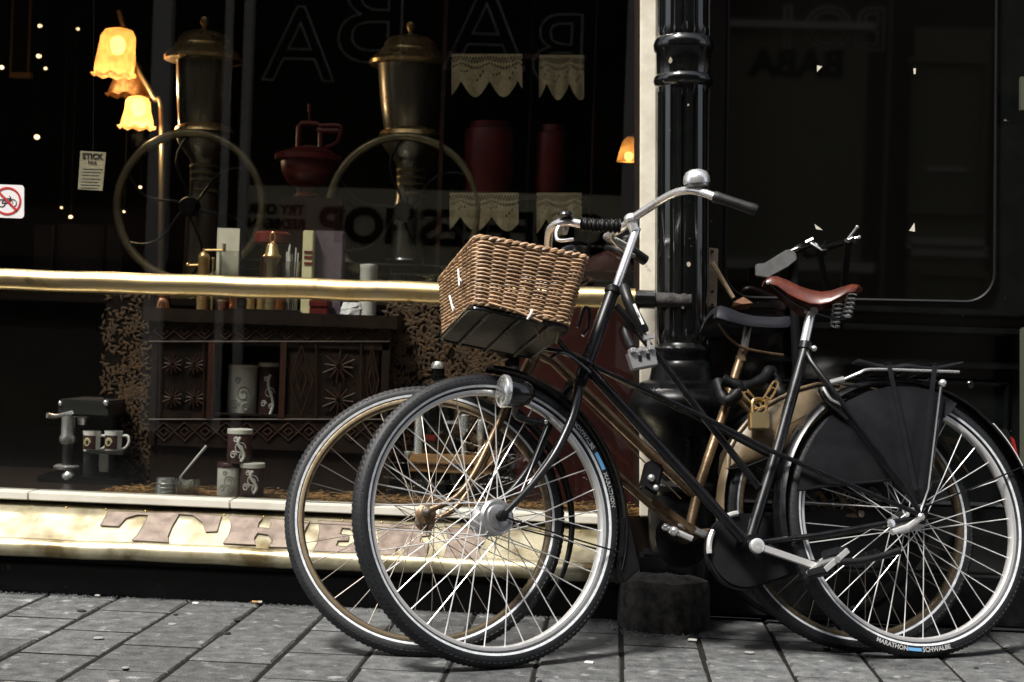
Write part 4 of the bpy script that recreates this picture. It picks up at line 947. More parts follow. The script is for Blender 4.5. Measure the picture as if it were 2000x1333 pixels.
#=========== SHOP INTERIOR ===========
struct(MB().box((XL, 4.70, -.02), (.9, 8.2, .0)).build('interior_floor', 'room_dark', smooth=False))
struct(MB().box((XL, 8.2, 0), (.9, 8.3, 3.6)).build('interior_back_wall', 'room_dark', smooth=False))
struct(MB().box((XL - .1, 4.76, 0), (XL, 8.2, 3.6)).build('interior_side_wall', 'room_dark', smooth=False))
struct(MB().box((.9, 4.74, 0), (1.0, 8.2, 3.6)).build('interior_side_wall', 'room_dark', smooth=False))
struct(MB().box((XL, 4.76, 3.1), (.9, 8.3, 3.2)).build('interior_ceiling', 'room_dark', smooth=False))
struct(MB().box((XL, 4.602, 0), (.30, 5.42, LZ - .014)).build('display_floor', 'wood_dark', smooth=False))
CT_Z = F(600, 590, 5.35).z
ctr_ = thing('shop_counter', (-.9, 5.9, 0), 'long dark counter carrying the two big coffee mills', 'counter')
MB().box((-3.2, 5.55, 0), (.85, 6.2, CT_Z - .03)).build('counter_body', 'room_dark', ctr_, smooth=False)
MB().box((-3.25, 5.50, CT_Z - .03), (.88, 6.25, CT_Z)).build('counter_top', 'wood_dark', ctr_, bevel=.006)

def revolve(name, mt, parent, x, Y, prof_px, seg=32, xo=0.):
    """prof_px: list of (half width px, y px) at depth Y"""
    top = F(x, prof_px[0][1], Y)
    pr = [(max(0, px(hw, Y)), F(x, y, Y).z) for hw, y in prof_px]
    o = V((top.x, Y, 0)); return MB().lathe(pr, o, V((0, 0, 1)), seg).build(name, mt, parent)
def boxpx(name, mt, parent, x0, y0, x1, y1, Y, dep, bevel=.0, smooth=True):
    a, b = F(x0, y1, Y), F(x1, y0, Y)
    return MB().box((min(a.x, b.x), Y, a.z), (max(a.x, b.x), Y + dep, b.z)).build(name, mt, parent, smooth=smooth, bevel=bevel)

# ---- two large coffee mills
def mill(cx, wx, wy, wr, hop, label, dim):
    Y = 5.55; c = F(wx, wy, Y)
    t = thing('coffee_mill', (F(cx, 560, Y + .12).x, Y + .12, CT_Z), label, 'coffee mill', 'pair of big coffee mills')
    R = px(wr, Y)
    rim = [c + V((R * math.cos(a), 0, R * math.sin(a))) for a in [2 * pi * k / 72 for k in range(72)]]
    wh = MB().tube(rim, px(8.5, Y), 14, closed=True).build('flywheel', 'brass_dark', t)
    for k in range(6):
        a = pi / 2 + k * pi / 3; pts = []
        for s in range(9):
            f = .12 + .86 * s / 8; b = a + .35 * math.sin(f * pi); pts.append(c + V((R * f * math.cos(b), 0, R * f * math.sin(b))))
        MB().tube(pts, px(2.8, Y), 8).build('wheel_spoke', 'black_matt', wh)
    MB().lathe([(0, -.03), (.03, -.028), (.036, -.01), (.036, .02), (.02, .03)], c, V((0, 1, 0)), 24).build('wheel_boss', 'black_matt', wh)
    Yh = Y + .12
    k = hop
    revolve('hopper', k['bm'], t, cx, Yh, [(k['b0'], k['yb']), (k['b0'] * 1.06, k['yb'] - 4), ((k['b0'] + k['b1']) * .52, (k['yb'] + k['yt']) / 2 + 6), (k['b1'] * .98, k['yt'] + 14), (k['b1'], k['yt'])][::-1], 40)
    lid = revolve('hopper_lid', 'brass_lid', t, cx, Yh, [(0, k['yl']), (k['l'] * .28, k['yl'] + 1), (k['l'] * .52, k['yl'] + 7), (k['l'] * .64, k['yl'] + 17), (k['l'] * .68, k['yl'] + 27), (k['l'] * .74, k['yl'] + 30), (k['l'] * .76, k['yl'] + 36), (k['l'] * .94, k['yl'] + 46), (k['l'], k['yl'] + 54), (k['l'] * .98, k['yl'] + 60), (k['l'] * .8, k['yl'] + 62)], 48)
    revolve('lid_knob', 'brass_lid', lid, cx, Yh, [(0, k['yl'] - 28), (7, k['yl'] - 25), (9, k['yl'] - 18), (6, k['yl'] - 11), (4, k['yl'] - 7), (6, k['yl'] + 2)], 20)
    revolve('hopper_foot', 'brass_lid', t, cx, Yh, [(k['b0'] * 1.02, k['yb'] - 6), (k['b0'] * 1.3, k['yb'] + 2), (k['b0'] * 1.35, k['yb'] + 10), (k['b0'], k['yb'] + 16)], 32)
    revolve('mill_body', 'pewter', t, cx, Yh, [(k['b0'] * 1.25, k['yb'] + 14), (k['b0'] * 1.2, k['yb'] + 30), (k['b0'] * .7, k['yb'] + 58), (26, k['yb'] + 66), (26, k['yb'] + 130), (30, k['yb'] + 150), (34, k['yb'] + 300)], 32)
    for q in (72, 86, 100, 120): revolve('body_ring', 'brass_dark', t, cx, Yh, [(26, k['yb'] + q), (29, k['yb'] + q + 2), (29, k['yb'] + q + 6), (26, k['yb'] + q + 8)], 24)
    MB().tube([c, c + V((0, .2, 0))], .014, 10).build('wheel_axle', 'pewter', t)
    fz = CT_Z
    MB().box((t.location.x - .13, Y + .02, fz), (t.location.x + .13, Y + .24, fz + .035)).build('mill_base', 'pewter', t, bevel=.008)
mill(400, 370, 404, 146, dict(b0=44, b1=56, yt=112, yb=250, yl=60, l=78, bm='pewter'), 'coffee mill with tarnished hopper, the one beside the glowing lamp shades', 0)
mill(803, 788, 414, 148, dict(b0=46, b1=66, yt=122, yb=258, yl=70, l=80, bm='pewter'), 'coffee mill with bright brass domed lid, beside the red lidded pot', 0)

# ---- lamp with three frosted shades
LY = 6.0
lam = thing('wall_lamp', tuple(F(262, 250, LY + .1)), 'brass wall lamp with three frosted amber tulip shades, two lit', 'lamp')
MB().tube(cr([F(232, 20, LY + .1), F(262, 120, LY + .14), F(300, 190, LY + .12), F(316, 240, LY + .1), F(312, 640, LY + .12)], 6), .012, 10).build('lamp_arm', 'brass_dark', lam)
def shade(x, y0, y1, w0, w1, Y, lit, tilt=0.):
    prof = [(w0 * .35, y0), (w0 * .8, y0 + 4), (w0, y0 + (y1 - y0) * .18), (w0 * 1.06, y0 + (y1 - y0) * .45), ((w0 + w1) * .53, y0 + (y1 - y0) * .75), (w1 * .92, y1 - 4), (w1 * 1.08, y1)]
    o = F(x, y0, Y); n = len(prof); seg = 36; g = MB()
    for i, (hw, y) in enumerate(prof):
        for k in range(seg):
            a = 2 * pi * k / seg; fr = 1 + (.07 * math.cos(9 * a) if i >= n - 2 else 0); z = F(x, y, Y).z + (.006 * math.cos(9 * a) if i == n - 1 else 0)
            r = px(hw, Y) * fr; g.v.append(V((o.x + tilt * (y - y0) / (y1 - y0) + r * math.cos(a), Y + r * math.sin(a), z)))
    for i in range(n - 1):
        for k in range(seg): A_ = i * seg; g.f.append((A_ + k, A_ + (k + 1) % seg, A_ + seg + (k + 1) % seg, A_ + seg + k))
    s = g.build('glass_shade', 'shade_lit' if lit else 'shade_glow', lam)
    if lit:
        c = F(x, y0 + (y1 - y0) * .36, Y) + V((tilt * .36, 0, 0)); MB().ball(c, px(15, Y), 16, (1, 1, 1.25)).build('bulb', 'bulb_glow', s)
    return s
def shademat(name, e):
    mt = bpy.data.materials.new(name); mt.use_nodes = True; t = mt.node_tree; N = t.nodes; L = t.links
    for n in list(N):
        if n.type == 'BSDF_PRINCIPLED': N.remove(n)
    o = N['Material Output']; tr = N.new('ShaderNodeBsdfTranslucent'); df = N.new('ShaderNodeBsdfDiffuse'); tp = N.new('ShaderNodeBsdfTransparent')
    tr.inputs[0].default_value = (.5, .25, .09, 1); df.inputs[0].default_value = (.45, .25, .1, 1); tp.inputs[0].default_value = (1, .72, .4, 1)
    nz_ = N.new('ShaderNodeTexNoise'); nz_.inputs['Scale'].default_value = 55; nz_.inputs['Detail'].default_value = 3
    mr_ = N.new('ShaderNodeMapRange'); mr_.inputs[1].default_value = .35; mr_.inputs[2].default_value = .7; mr_.inputs[3].default_value = .15; mr_.inputs[4].default_value = .55
    tc_ = N.new('ShaderNodeTexCoord'); L.new(tc_.outputs['Object'], nz_.inputs['Vector']); L.new(nz_.outputs['Fac'], mr_.inputs[0])
    m1 = N.new('ShaderNodeMixShader'); L.new(mr_.outputs[0], m1.inputs[0]); L.new(tr.outputs[0], m1.inputs[1]); L.new(df.outputs[0], m1.inputs[2])
    m2 = N.new('ShaderNodeMixShader'); m2.inputs[0].default_value = e; L.new(m1.outputs[0], m2.inputs[1]); L.new(tp.outputs[0], m2.inputs[2]); L.new(m2.outputs[0], o.inputs[0])
    MATS[name] = mt
shademat('shade_lit', .09); shademat('shade_plain', .1)
shade(233, 56, 148, 34, 40, LY - .02, True, -.015); s2 = shade(252, 120, 188, 26, 40, LY + .16, False); s2.data.materials.clear(); s2.data.materials.append(MATS['shade_plain'])
shade(270, 188, 250, 24, 34, LY + .02, True)
for k, (x, y) in enumerate(((228, 172), (270, 268))):
    l = bpy.data.lights.new('lamp_light', 'POINT'); l.energy = 2.2; l.color = (1, .72, .42); l.shadow_soft_size = .03
    o = bpy.data.objects.new('lamp_light', l); COL.objects.link(o); o.location = F(x, y, LY)

# ---- small lamp at the right edge of the window
sl2 = thing('wall_lamp', tuple(F(1232, 340, 5.6)), 'small amber lamp shade at the right edge of the window', 'lamp')
sh = MB(); o = F(1230, 268, 5.6)
MB().lathe([(px(6, 5.6), 0), (px(14, 5.6), -px(10, 5.6)), (px(20, 5.6), -px(32, 5.6)), (px(24, 5.6), -px(48, 5.6))], o, V((0, 0, 1)), 24).build('glass_shade', 'shade_lit', sl2)
MB().ball(F(1228, 306, 5.6), px(9, 5.6), 12).build('bulb', 'bulb_glow', sl2); MB().tube([o, o + V((.1, .05, .02))], .008, 8).build('lamp_arm', 'brass_dark', sl2)

# ---- pinpoint bulbs on cords
BL = {(78, 51): 'topmost of the tiny bulbs left of the lamp shades', (76, 110): 'tiny bulb below the topmost one left of the lamp shades', (89, 134): 'faint tiny bulb under the pair left of the lamp shades', (152, 57): 'tiny bulb right beside the large lamp shade', (72, 268): 'lone bright bulb above the no bicycles sticker', (3, 132): 'tiny bulb at the left edge of the picture', (138, 424): 'larger of two tiny bulbs below the STICK tea card', (120, 406): 'smaller of two tiny bulbs below the STICK tea card', (242, 414): 'tiny bulb just inside the left flywheel rim', (274, 366): 'tiny bulb near the upper left of the left flywheel', (1208, 321): 'brightest tiny bulb beside the small lamp at the window edge', (1180, 428): 'tiny bulb just left of the handlebar clamp', (1196, 440): 'tiny bulb directly behind the handlebar clamp', (1166, 421): 'tiny bulb above the braided grip', (1020, 329): 'tiny bulb in the gap between the two red canisters', (1186, 462): 'lowest tiny bulb below the braided grip', (1104, 340): 'tiny bulb right of the smaller red canister'}
for x, y, r, Y in ((78, 51, 5, 7.6), (76, 110, 6, 7.6), (89, 134, 4, 7.7), (152, 57, 4, 7.5), (72, 268, 7, 7.3), (3, 132, 6, 7.2), (138, 424, 5, 6.9), (120, 406, 3, 6.9), (242, 414, 3, 6.4), (274, 366, 4, 6.7), (1208, 321, 8, 6.6), (1180, 428, 5, 6.7), (1196, 440, 4, 6.8), (1166, 421, 4, 6.9), (1020, 329, 4, 7.2), (1186, 462, 4, 6.9), (1104, 340, 3, 7.3)):
    c = F(x, y, Y); rr = px(r * .75, Y)
    b = thing('string_bulb', tuple(c), BL[(x, y)], 'bulb', 'tiny bulbs in the back of the shop')
    MB().ball(c, rr, 10, (1.1, 1, .85)).build('bulb', 'spark_glow', b); MB().tube([c + V((0, 0, rr * .8)), V((c.x, c.y, 2.7))], .0018, 5).build('cord', 'black_matt', b)

# ---- shelf unit with lace edging and red canisters
SY = 5.55
su = thing('shelf_unit', tuple(F(1010, 560, SY)), 'red brown wooden shelf unit behind the window with two shelves', 'shelf')
for x0, x1 in ((846, 880), (1143, 1172)): boxpx('upright', 'wood_red', su, x0, -120, x1, 620, SY - .02, .35)
boxpx('upright', 'room_dark', su, 1018, -120, 1050, 620, SY + .01, .3)
for y in (104, 378):
    a, b = F(876, y, SY), F(1146, y, SY); MB().box((a.x, SY, a.z - .014), (b.x, SY + .3, a.z + .004)).build('shelf_board', 'wood_red', su, smooth=False)
boxpx('back_board', 'room_dark', su, 846, -120, 1240, 640, SY + .32, .02, smooth=False)
def lace(x0, x1, y0, y1, n, label):
    Y = SY - .012; g = MB(); W_ = x1 - x0; cols = 48; H = 14
    edge = lambda u: .62 + .38 * abs(math.cos(pi * n * u + .5))
    th = V((0, .0022, 0)); idx = {}
    for i in range(cols + 1):
        u = i / cols; e_ = edge(u)
        for j in range(H + 1):
            vv = e_ * j / H; p_ = F(x0 + W_ * u, y0 + (y1 - y0) * vv, Y + .006 * math.sin(u * 21) * vv); idx[i, j] = len(g.v); g.v.append(p_)
    for i in range(cols):
        for j in range(H):
            if j in (1, 2, 4) and (i + j) % 2: continue
            if j in (6, 7, 8) and (i * 7 + j * 3) % 11 == 0: continue
            g.f.append((idx[i, j], idx[i + 1, j], idx[i + 1, j + 1], idx[i, j + 1]))
    o = g.build('lace_trim', 'lace', None, smooth=False); md = o.modifiers.new('s', 'SOLIDIFY'); md.thickness = .002
    return tag(o, label, 'lace')
lace(882, 1020, 106, 190, 2.5, 'wide cream lace edging on the upper shelf above the larger red canister')
lace(1053, 1141, 108, 196, 2, 'narrow cream lace edging on the upper shelf above the smaller canister')
lace(878, 1013, 377, 452, 2.2, 'wide cream lace edging below the larger red canister')
lace(1048, 1136, 377, 460, 1.6, 'narrow cream lace edging below the smaller red canister')
for x, hw, yt, lb in ((958, 50, 240, 'large dull red canister between two lace edged shelves'), (1078, 29, 246, 'smaller dull red canister on the right half of the shelf')):
    Y = SY + .07; zb = F(876, 378, SY).z + .005; c = F(x, yt, Y); zt = c.z; R = px(hw, Y)
    t = thing('canister', (c.x, Y, zb), lb, 'canister', 'red canisters on the shelf')
    MB().lathe([(R * .97, zb), (R, zb + .005), (R, zt - .035), (R * .97, zt - .028), (R * .8, zt - .022)], V((c.x, Y, 0)), V((0, 0, 1)), 40).build('canister_body', 'tin_red', t)
    MB().lathe([(R * .8, zt - .024), (R * .8, zt - .004), (R * .76, zt), (0, zt)], V((c.x, Y, 0)), V((0, 0, 1)), 40).build('lid', 'tin_red', t)

# ---- red lidded pot with carrying frame
KY = 5.62
kt = thing('lidded_pot', tuple(F(603, 386, KY)), 'red cast metal grinder pot with round belly and looped handle', 'pot')
revolve('belly', 'kettle_red', kt, 603, KY, [(30, 290), (46, 297), (54, 312), (52, 336), (40, 358), (22, 370), (20, 378), (28, 386)], 36)
revolve('flange', 'kettle_red', kt, 603, KY, [(55, 300), (66, 304), (66, 314), (54, 318)], 36)
MB().tube(cr([F(548, 310, KY), F(566, 296, KY - .03), F(603, 288, KY - .06), F(640, 296, KY - .03), F(660, 310, KY)], 5), px(4, KY), 8).build('hoop', 'kettle_red', kt)
MB().tube([F(582, 296, KY), F(584, 248, KY), F(590, 241, KY), F(620, 241, KY), F(626, 248, KY), F(626, 294, KY)], px(5, KY), 10).build('carry_frame', 'kettle_red', kt)
MB().tube(cr([F(622, 246, KY), F(662, 246, KY - .02), F(664, 262, KY - .02), F(656, 280, KY - .02), F(636, 288, KY)], 5), px(4, KY), 8).tube([F(620, 255, KY), F(662, 256, KY - .02)], px(5, KY), 8).build('handle', 'kettle_red', kt)
MB().tube([F(604, 241, KY), F(604, 205, KY)], px(2.2, KY), 6).ball(F(604, 207, KY), px(4, KY), 8).ball(F(604, 216, KY), px(4, KY), 8).build('finial', 'kettle_red', kt)
pb = boxpx('pot_plinth', 'room_red', None, 540, 388, 668, 620, KY - .1, .25, smooth=False); tag(pb, 'dark red block the red grinder pot stands on', 'plinth')

# ---- carved cabinet
CBY = 5.0
cab = thing('carved_cabinet', tuple(F(520, 960, CBY)), 'low dark wooden cabinet with carved rosette panels and an open niche', 'cabinet')
def cb(name, x0, y0, x1, y1, dy=0., dep=.02, mt='wood_dark'): return boxpx(name, mt, cab, x0, y0, x1, y1, CBY + dy, dep, smooth=False)
cb('top_board', 276, 618, 776, 626, -.02, .42, 'wood_dark'); cb('frieze', 290, 626, 762, 668); cb('side_panel', 290, 668, 308, 870); cb('side_panel', 740, 668, 762, 870)
cb('rail', 308, 818, 740, 870); cb('door_panel', 308, 668, 408, 818, .008); cb('door_panel', 558, 668, 740, 818, .008)
cb('niche_post', 402, 668, 420, 818, -.006, .03, 'wood_red'); cb('niche_post', 543, 668, 560, 818, -.006, .03, 'wood_red'); cb('niche_floor', 418, 815, 546, 822, 0, .3); cb('niche_back', 416, 660, 548, 822, .3, .01, 'leaf_back')
cb('lower_panel', 290, 870, 762, 985, .015)
def carving(name, segs, r=2.0, dy=-.003):
    g = MB()
    for (x0, y0, x1, y1) in segs: g.tube([F(x0, y0, CBY + dy), F(x1, y1, CBY + dy)], px(r, CBY), 4)
    return g.build(name, 'carve', cab, smooth=False)
def diamonds(x0, x1, y0, y1, n):
    w_ = (x1 - x0) / n
    for i in range(n):
        a = x0 + i * w_; m_ = (y0 + y1) / 2; c = a + w_ / 2
        carving('carved_diamond', [(a, m_, c, y0), (c, y0, a + w_, m_), (a + w_, m_, c, y1), (c, y1, a, m_), (c - w_ * .22, m_, c, m_ - (y1 - y0) * .22), (c, m_ - (y1 - y0) * .22, c + w_ * .22, m_), (c + w_ * .22, m_, c, m_ + (y1 - y0) * .22), (c, m_ + (y1 - y0) * .22, c - w_ * .22, m_)], 1.6)
diamonds(300, 740, 630, 664, 11); diamonds(300, 745, 826, 862, 11)
def rosette(cx, cy, r):
    sg = []
    for k in range(12):
        a = pi * k / 6 + .13; sg.append((cx + r * .18 * math.cos(a), cy + r * .18 * math.sin(a), cx + r * (1 if k % 2 else .82) * math.cos(a), cy + r * (1 if k % 2 else .82) * math.sin(a)))
    carving('carved_rosette', sg, 2.1)
for cx, cy in ((337, 712), (337, 778), (380, 712), (380, 778), (662, 716), (662, 782)): rosette(cx, cy, 34 if cx > 600 else 20)
diamonds(566, 612, 676, 812, 1); diamonds(714, 740, 676, 812, 1)
carving('carved_moulding', [(618, 672, 618, 816), (706, 672, 706, 816), (312, 672, 312, 816), (398, 672, 398, 816), (290, 668, 762, 668), (290, 820, 762, 820)], 2)
TZ = F(500, 618, CBY - .02).z                      # top of cabinet
def on_cab(name, x, Y, label, cat, group=None): c = F(x, 600, Y); return thing(name, (c.x, Y, TZ), label, cat, group), V((c.x, Y, TZ))
def turn(t, nm_, mt, o, prof, seg=28): return MB().lathe(prof, o, V((0, 0, 1)), seg).build(nm_, mt, t)
KX = lambda n: px(n, 5.1)
# small items on the cabinet top
t, o = on_cab('copper_pot', 318, 5.06, 'small shiny copper pot at the left end of the cabinet top', 'pot')
turn(t, 'pot_body', 'copper', o, [(KX(16), 0), (KX(18), KX(4)), (KX(13), KX(26)), (KX(11), KX(30)), (KX(15), KX(34)), (KX(15), KX(37))]); turn(t, 'pot_neck', 'copper', o, [(KX(10), KX(36)), (KX(7), KX(42)), (0, KX(46))])
t, o = on_cab('hand_mill', 395, 5.08, 'slim brass hand mill with a crank handle on top', 'coffee mill')
turn(t, 'mill_body', 'brass_lid', o, [(KX(18), 0), (KX(18), KX(5)), (KX(12), KX(10)), (KX(11), KX(110)), (KX(12), KX(113)), (KX(9), KX(120)), (KX(3), KX(124)), (KX(3), KX(130)), (0, KX(131))])
zc = o.z + KX(127)
MB().tube([V((o.x, o.y, zc)), V((o.x + KX(42), o.y - .01, zc + .002)), ], KX(2.6), 8).tube([V((o.x + KX(41), o.y - .01, zc - KX(2))), V((o.x + KX(41), o.y - .01, zc + KX(14)))], KX(3.6), 8).build('crank', 'brass_lid', t)
MB().tube([V((o.x, o.y, o.z + KX(98))), V((o.x - KX(32), o.y, o.z + KX(96)))], KX(2.6), 8).ball(V((o.x - KX(32), o.y, o.z + KX(97))), KX(4.5), 10).build('side_handle', 'brass_lid', t)
MB().tube([V((o.x + KX(22), o.y - .02, o.z)), V((o.x + KX(22), o.y - .02, o.z + KX(108)))], KX(2), 6).ball(V((o.x + KX(22), o.y - .02, o.z + KX(110))), KX(4), 8).build('thumb_screw', 'brass_lid', t)
t, o = on_cab('glass_tumbler', 446, 5.12, 'clear glass with a square cream card standing in it', 'glass')
turn(t, 'glass', 'jar_glass', o, [(KX(20), 0), (KX(22), KX(128)), (KX(21), KX(128)), (KX(19), KX(4)), (0, KX(4))])
a = F(424, 490, 5.12); b = F(469, 447, 5.12)
c = MB().box((a.x, 5.115, o.z + KX(60)), (b.x, 5.119, b.z)).build('price_card', 'paper', None, smooth=False); tag(c, 'square cream card standing in a clear glass', 'card')
t, o = on_cab('copper_jug', 528, 5.2, 'copper and glass jug with a red lid band behind the brass bell', 'jug')
turn(t, 'jug_body', 'copper', o, [(KX(24), 0), (KX(25), KX(10)), (KX(24), KX(90)), (KX(22), KX(118)), (KX(26), KX(122))]); turn(t, 'lid_band', 'kettle_red', o, [(KX(32), KX(146)), (KX(36), KX(150)), (KX(36), KX(168)), (KX(30), KX(172)), (0, KX(172))])
turn(t, 'jug_neck', 'jar_glass', o, [(KX(23), KX(122)), (KX(20), KX(146))])
t, o = on_cab('hand_bell', 528, 5.06, 'small brass hand bell with a ring on top', 'bell')
zb = o.z + KX(116); ob = V((o.x, o.y, zb))
turn(t, 'bell_body', 'brass_lid', ob, [(KX(17), 0), (KX(18), KX(3)), (KX(13), KX(9)), (KX(10), KX(24)), (KX(5), KX(30)), (0, KX(31))]); turn(t, 'bell_stand', 'brass_dark', o, [(KX(14), 0), (KX(12), KX(8)), (KX(10), KX(100)), (KX(16), KX(114))])
rg = ob + V((0, 0, KX(40))); MB().tube([rg + V((KX(5) * math.cos(q), 0, KX(10) * math.sin(q))) for q in [2 * pi * k / 20 for k in range(20)]], KX(1.5), 6, closed=True).build('bell_ring', 'brass_lid', t)
tr = thing('serving_tray', tuple(F(485, 618, 5.1)), 'dark tray of gold rimmed tea glasses on the cabinet top', 'tray')
tzz = TZ + KX(14)
MB().box((F(440, 600, 5.02).x, 5.02, TZ), (F(585, 600, 5.02).x, 5.18, tzz)).build('tray', 'black_matt', tr, bevel=.004)
for k, (x, col) in enumerate(((434, 'copper'), (455, 'copper'), (490, 'brass_lid'), (510, 'brass_lid'), (545, 'copper'))):
    c = F(x, 590, 5.06); g_ = thing('tea_glass', (c.x, 5.06, tzz if x > 438 else TZ), ('copper tinted tea glass at the left end of the tray', 'copper tea glass second from the left on the tray', 'gold tea glass in the middle of the tray', 'gold tea glass right of the middle of the tray', 'copper tea glass at the right end of the tray')[k], 'glass', 'tea glasses on the tray')
    z0 = tzz if x > 438 else TZ; h = KX(30)
    MB().lathe([(KX(9), z0), (KX(8), z0 + h * .3), (KX(10), z0 + h), (KX(9.4), z0 + h), (KX(7), z0 + 3e-3), (0, z0 + 3e-3)], V((c.x, 5.06, 0)), V((0, 0, 1)), 20).build('glass_body', col, g_)
    MB().lathe([(KX(10.1), z0 + h * .88), (KX(10.4), z0 + h * .97), (KX(10.1), z0 + h)], V((c.x, 5.06, 0)), V((0, 0, 1)), 20).build('gold_rim', 'brass_lid', g_)
t, o = on_cab('straw_glass', 566, 5.08, 'tall glass of thin white straws and paper sticks', 'glass')
turn(t, 'glass', 'jar_glass', o, [(KX(16), 0), (KX(18), KX(110)), (KX(17), KX(110)), (KX(15), KX(4)), (0, KX(4))])
for k in range(11):
    a = random.uniform(0, 6.28); b = random.uniform(.2, 1); MB().tube([o + V((KX(10) * b * math.cos(a), KX(10) * b * math.sin(a), KX(4))), o + V((KX(15) * b * math.cos(a), KX(15) * b * math.sin(a), KX(random.uniform(118, 150))))], KX(1.3), 5).build('straw', 'tin_white', t)
def packet(name, x0, x1, y0, mt, label, Y, dep=.04, tilt=0):
    a = F(x0, y0, Y); b = F(x1, y0, Y); o = MB().box((a.x, Y, TZ), (b.x, Y + dep, a.z)).build(name, mt, None, bevel=.003); return tag(o, label, 'packet')
pk = packet('tea_packet', 592, 613, 450, 'packet_cream', 'narrow cream tea packet with red print between straws and purple packet', 5.06)
for yy in (490, 500, 512): 
    q0 = F(594, yy, 5.057); q1 = F(610, yy + 6, 5.057); MB().box((q0.x, 5.0575, q1.z), (q1.x, 5.0605, q0.z)).build('packet_print', 'kettle_red', pk, smooth=False)
packet('coffee_packet', 617, 671, 450, 'packet_purple', 'square dark purple speckled packet on the cabinet top', 5.1, .05)
t, o = on_cab('red_box', 622, 5.02, 'small red lacquered box on the cabinet top', 'box')
MB().box((o.x - KX(18), 5.02, TZ), (o.x + KX(18), 5.09, TZ + KX(22))).build('box_body', 'tin_red', t, bevel=.002); MB().box((o.x - KX(19), 5.017, TZ + KX(22)), (o.x + KX(19), 5.093, TZ + KX(36))).build('box_lid', 'tin_red', t, bevel=.003)
sp = MB(); c = F(682, 606, 5.0); rnd_ = random.Random(3)
pts_ = []
for i in range(7):
    for k in range(12):
        a = 2 * pi * k / 12; r = px(20 + 3 * rnd_.uniform(-1, 1), 5) * (.75 + .35 * math.sin(pi * (i + .5) / 7)); sp.v.append(V((c.x + r * math.cos(a) + px(4, 5) * i / 6, 5.02 + .5 * r * math.sin(a), TZ + px(34, 5) * i / 6 + rnd_.uniform(-.003, .003) * (0 < i < 6))))
for i in range(6):
    for k in range(12): A_ = i * 12; sp.f.append((A_ + k, A_ + (k + 1) % 12, A_ + 12 + (k + 1) % 12, A_ + 12 + k))
sp.f += [tuple(range(11, -1, -1)), tuple(range(72, 84))]
tag(sp.build('paper_bag', 'bag_white', smooth=False), 'crumpled white foil bag on the right end of the cabinet top', 'bag')
t, o = on_cab('storage_tin', 718, 5.12, 'tall pale grey tin at the right end of the cabinet top', 'tin')
turn(t, 'tin_body', 'tin_white', o, [(KX(17), 0), (KX(17), KX(100)), (KX(18), KX(102)), (KX(18), KX(110)), (0, KX(112))])
ir = thing('iron_bowl', tuple(F(792, 535, 5.3)), 'dark iron bowl with splayed rim standing behind the rail', 'bowl')
revolve('bowl', 'black_gloss', ir, 792, 5.3, [(38, 506), (40, 510), (24, 520), (18, 530), (22, 536)], 28); revolve('bowl_stem', 'black_matt', ir, 792, 5.3, [(10, 536), (10, 600), (26, 622), (26, 640)], 20)
# glass shelf edges behind the rail
gs = thing('glass_shelf', tuple(F(700, 515, 5.25)), 'clear glass shelf with bright edges just above the rail', 'shelf')
for y in (505, 523): a, b = F(455, y, 5.25), F(1240, y + 22, 5.25); MB().box((a.x, 5.25, a.z - .006), (b.x, 5.55, a.z)).build('shelf_pane', 'jar_glass', gs, smooth=False)

# ---- niche tins and stacked tins
def tin(x, y0, y1, hw, Y, body, lidm, label, dark):
    zt, zb = F(x, y0, Y).z, F(x, y1, Y).z; c = F(x, y1, Y); R = px(hw, Y); o = V((c.x, Y, 0))
    t = thing('storage_tin', (c.x, Y, zb), label, 'tin', 'patterned storage tins')
    bo = MB().lathe([(R * .98, zb), (R, zb + .002), (R, zt - .014), (R * .98, zt - .012)], o, V((0, 0, 1)), 32).build('tin_body', body, t)
    MB().lathe([(R * 1.04, zt - .014), (R * 1.05, zt - .002), (R * 1.0, zt), (0, zt + .001)], o, V((0, 0, 1)), 32).build('lid', lidm, t)
    ink = 'print_white' if dark else 'print_grey'
    def on(u, vv): return o + V((R * 1.006 * math.sin(u), -R * 1.006 * math.cos(u), zb + (zt - zb) * vv))
    for (u0, v0, r) in ((.25, .45, .5), (-.3, .25, .3), (.45, .2, .28), (-.1, .7, .22)):
        pts = []
        for k in range(22): th = k * .42; rr = r * (1 - k / 30); pts.append(on(u0 + rr * math.cos(th), v0 + rr * .55 * math.sin(th) * (R / (zt - zb)) * 2))
        MB().tube(pts, R * .05, 5).build('printed_scroll', ink, bo)
    if dark:
        pts = [on(.35 + .25 * math.sin(k * .5), .06 + .06 * k) for k in range(13)]; MB().tube(cr(pts, 2), R * .13, 6).build('printed_scroll', ink, bo)
tin(472, 712, 815, 29, 5.12, 'tin_white', 'tin_white', 'tall white tin with grey scroll print standing in the niche', False)
tin(524, 708, 815, 21, 5.12, 'tin_brown', 'tin_white', 'brown tin with white scroll print standing in the niche', True)
zf = LZ
tin(467, 838, 904, 24, 4.67, 'tin_brown', 'tin_white', 'brown tin on top of two other tins near the sill', True)
tin(445, 904, 968, 22, 4.67, 'tin_white', 'tin_brown', 'white tin with dark lid under the topmost tin near the sill', False)
tin(491, 904, 966, 24, 4.67, 'tin_brown', 'tin_white', 'brown tin on the sill beside the white tin with dark lid', True)
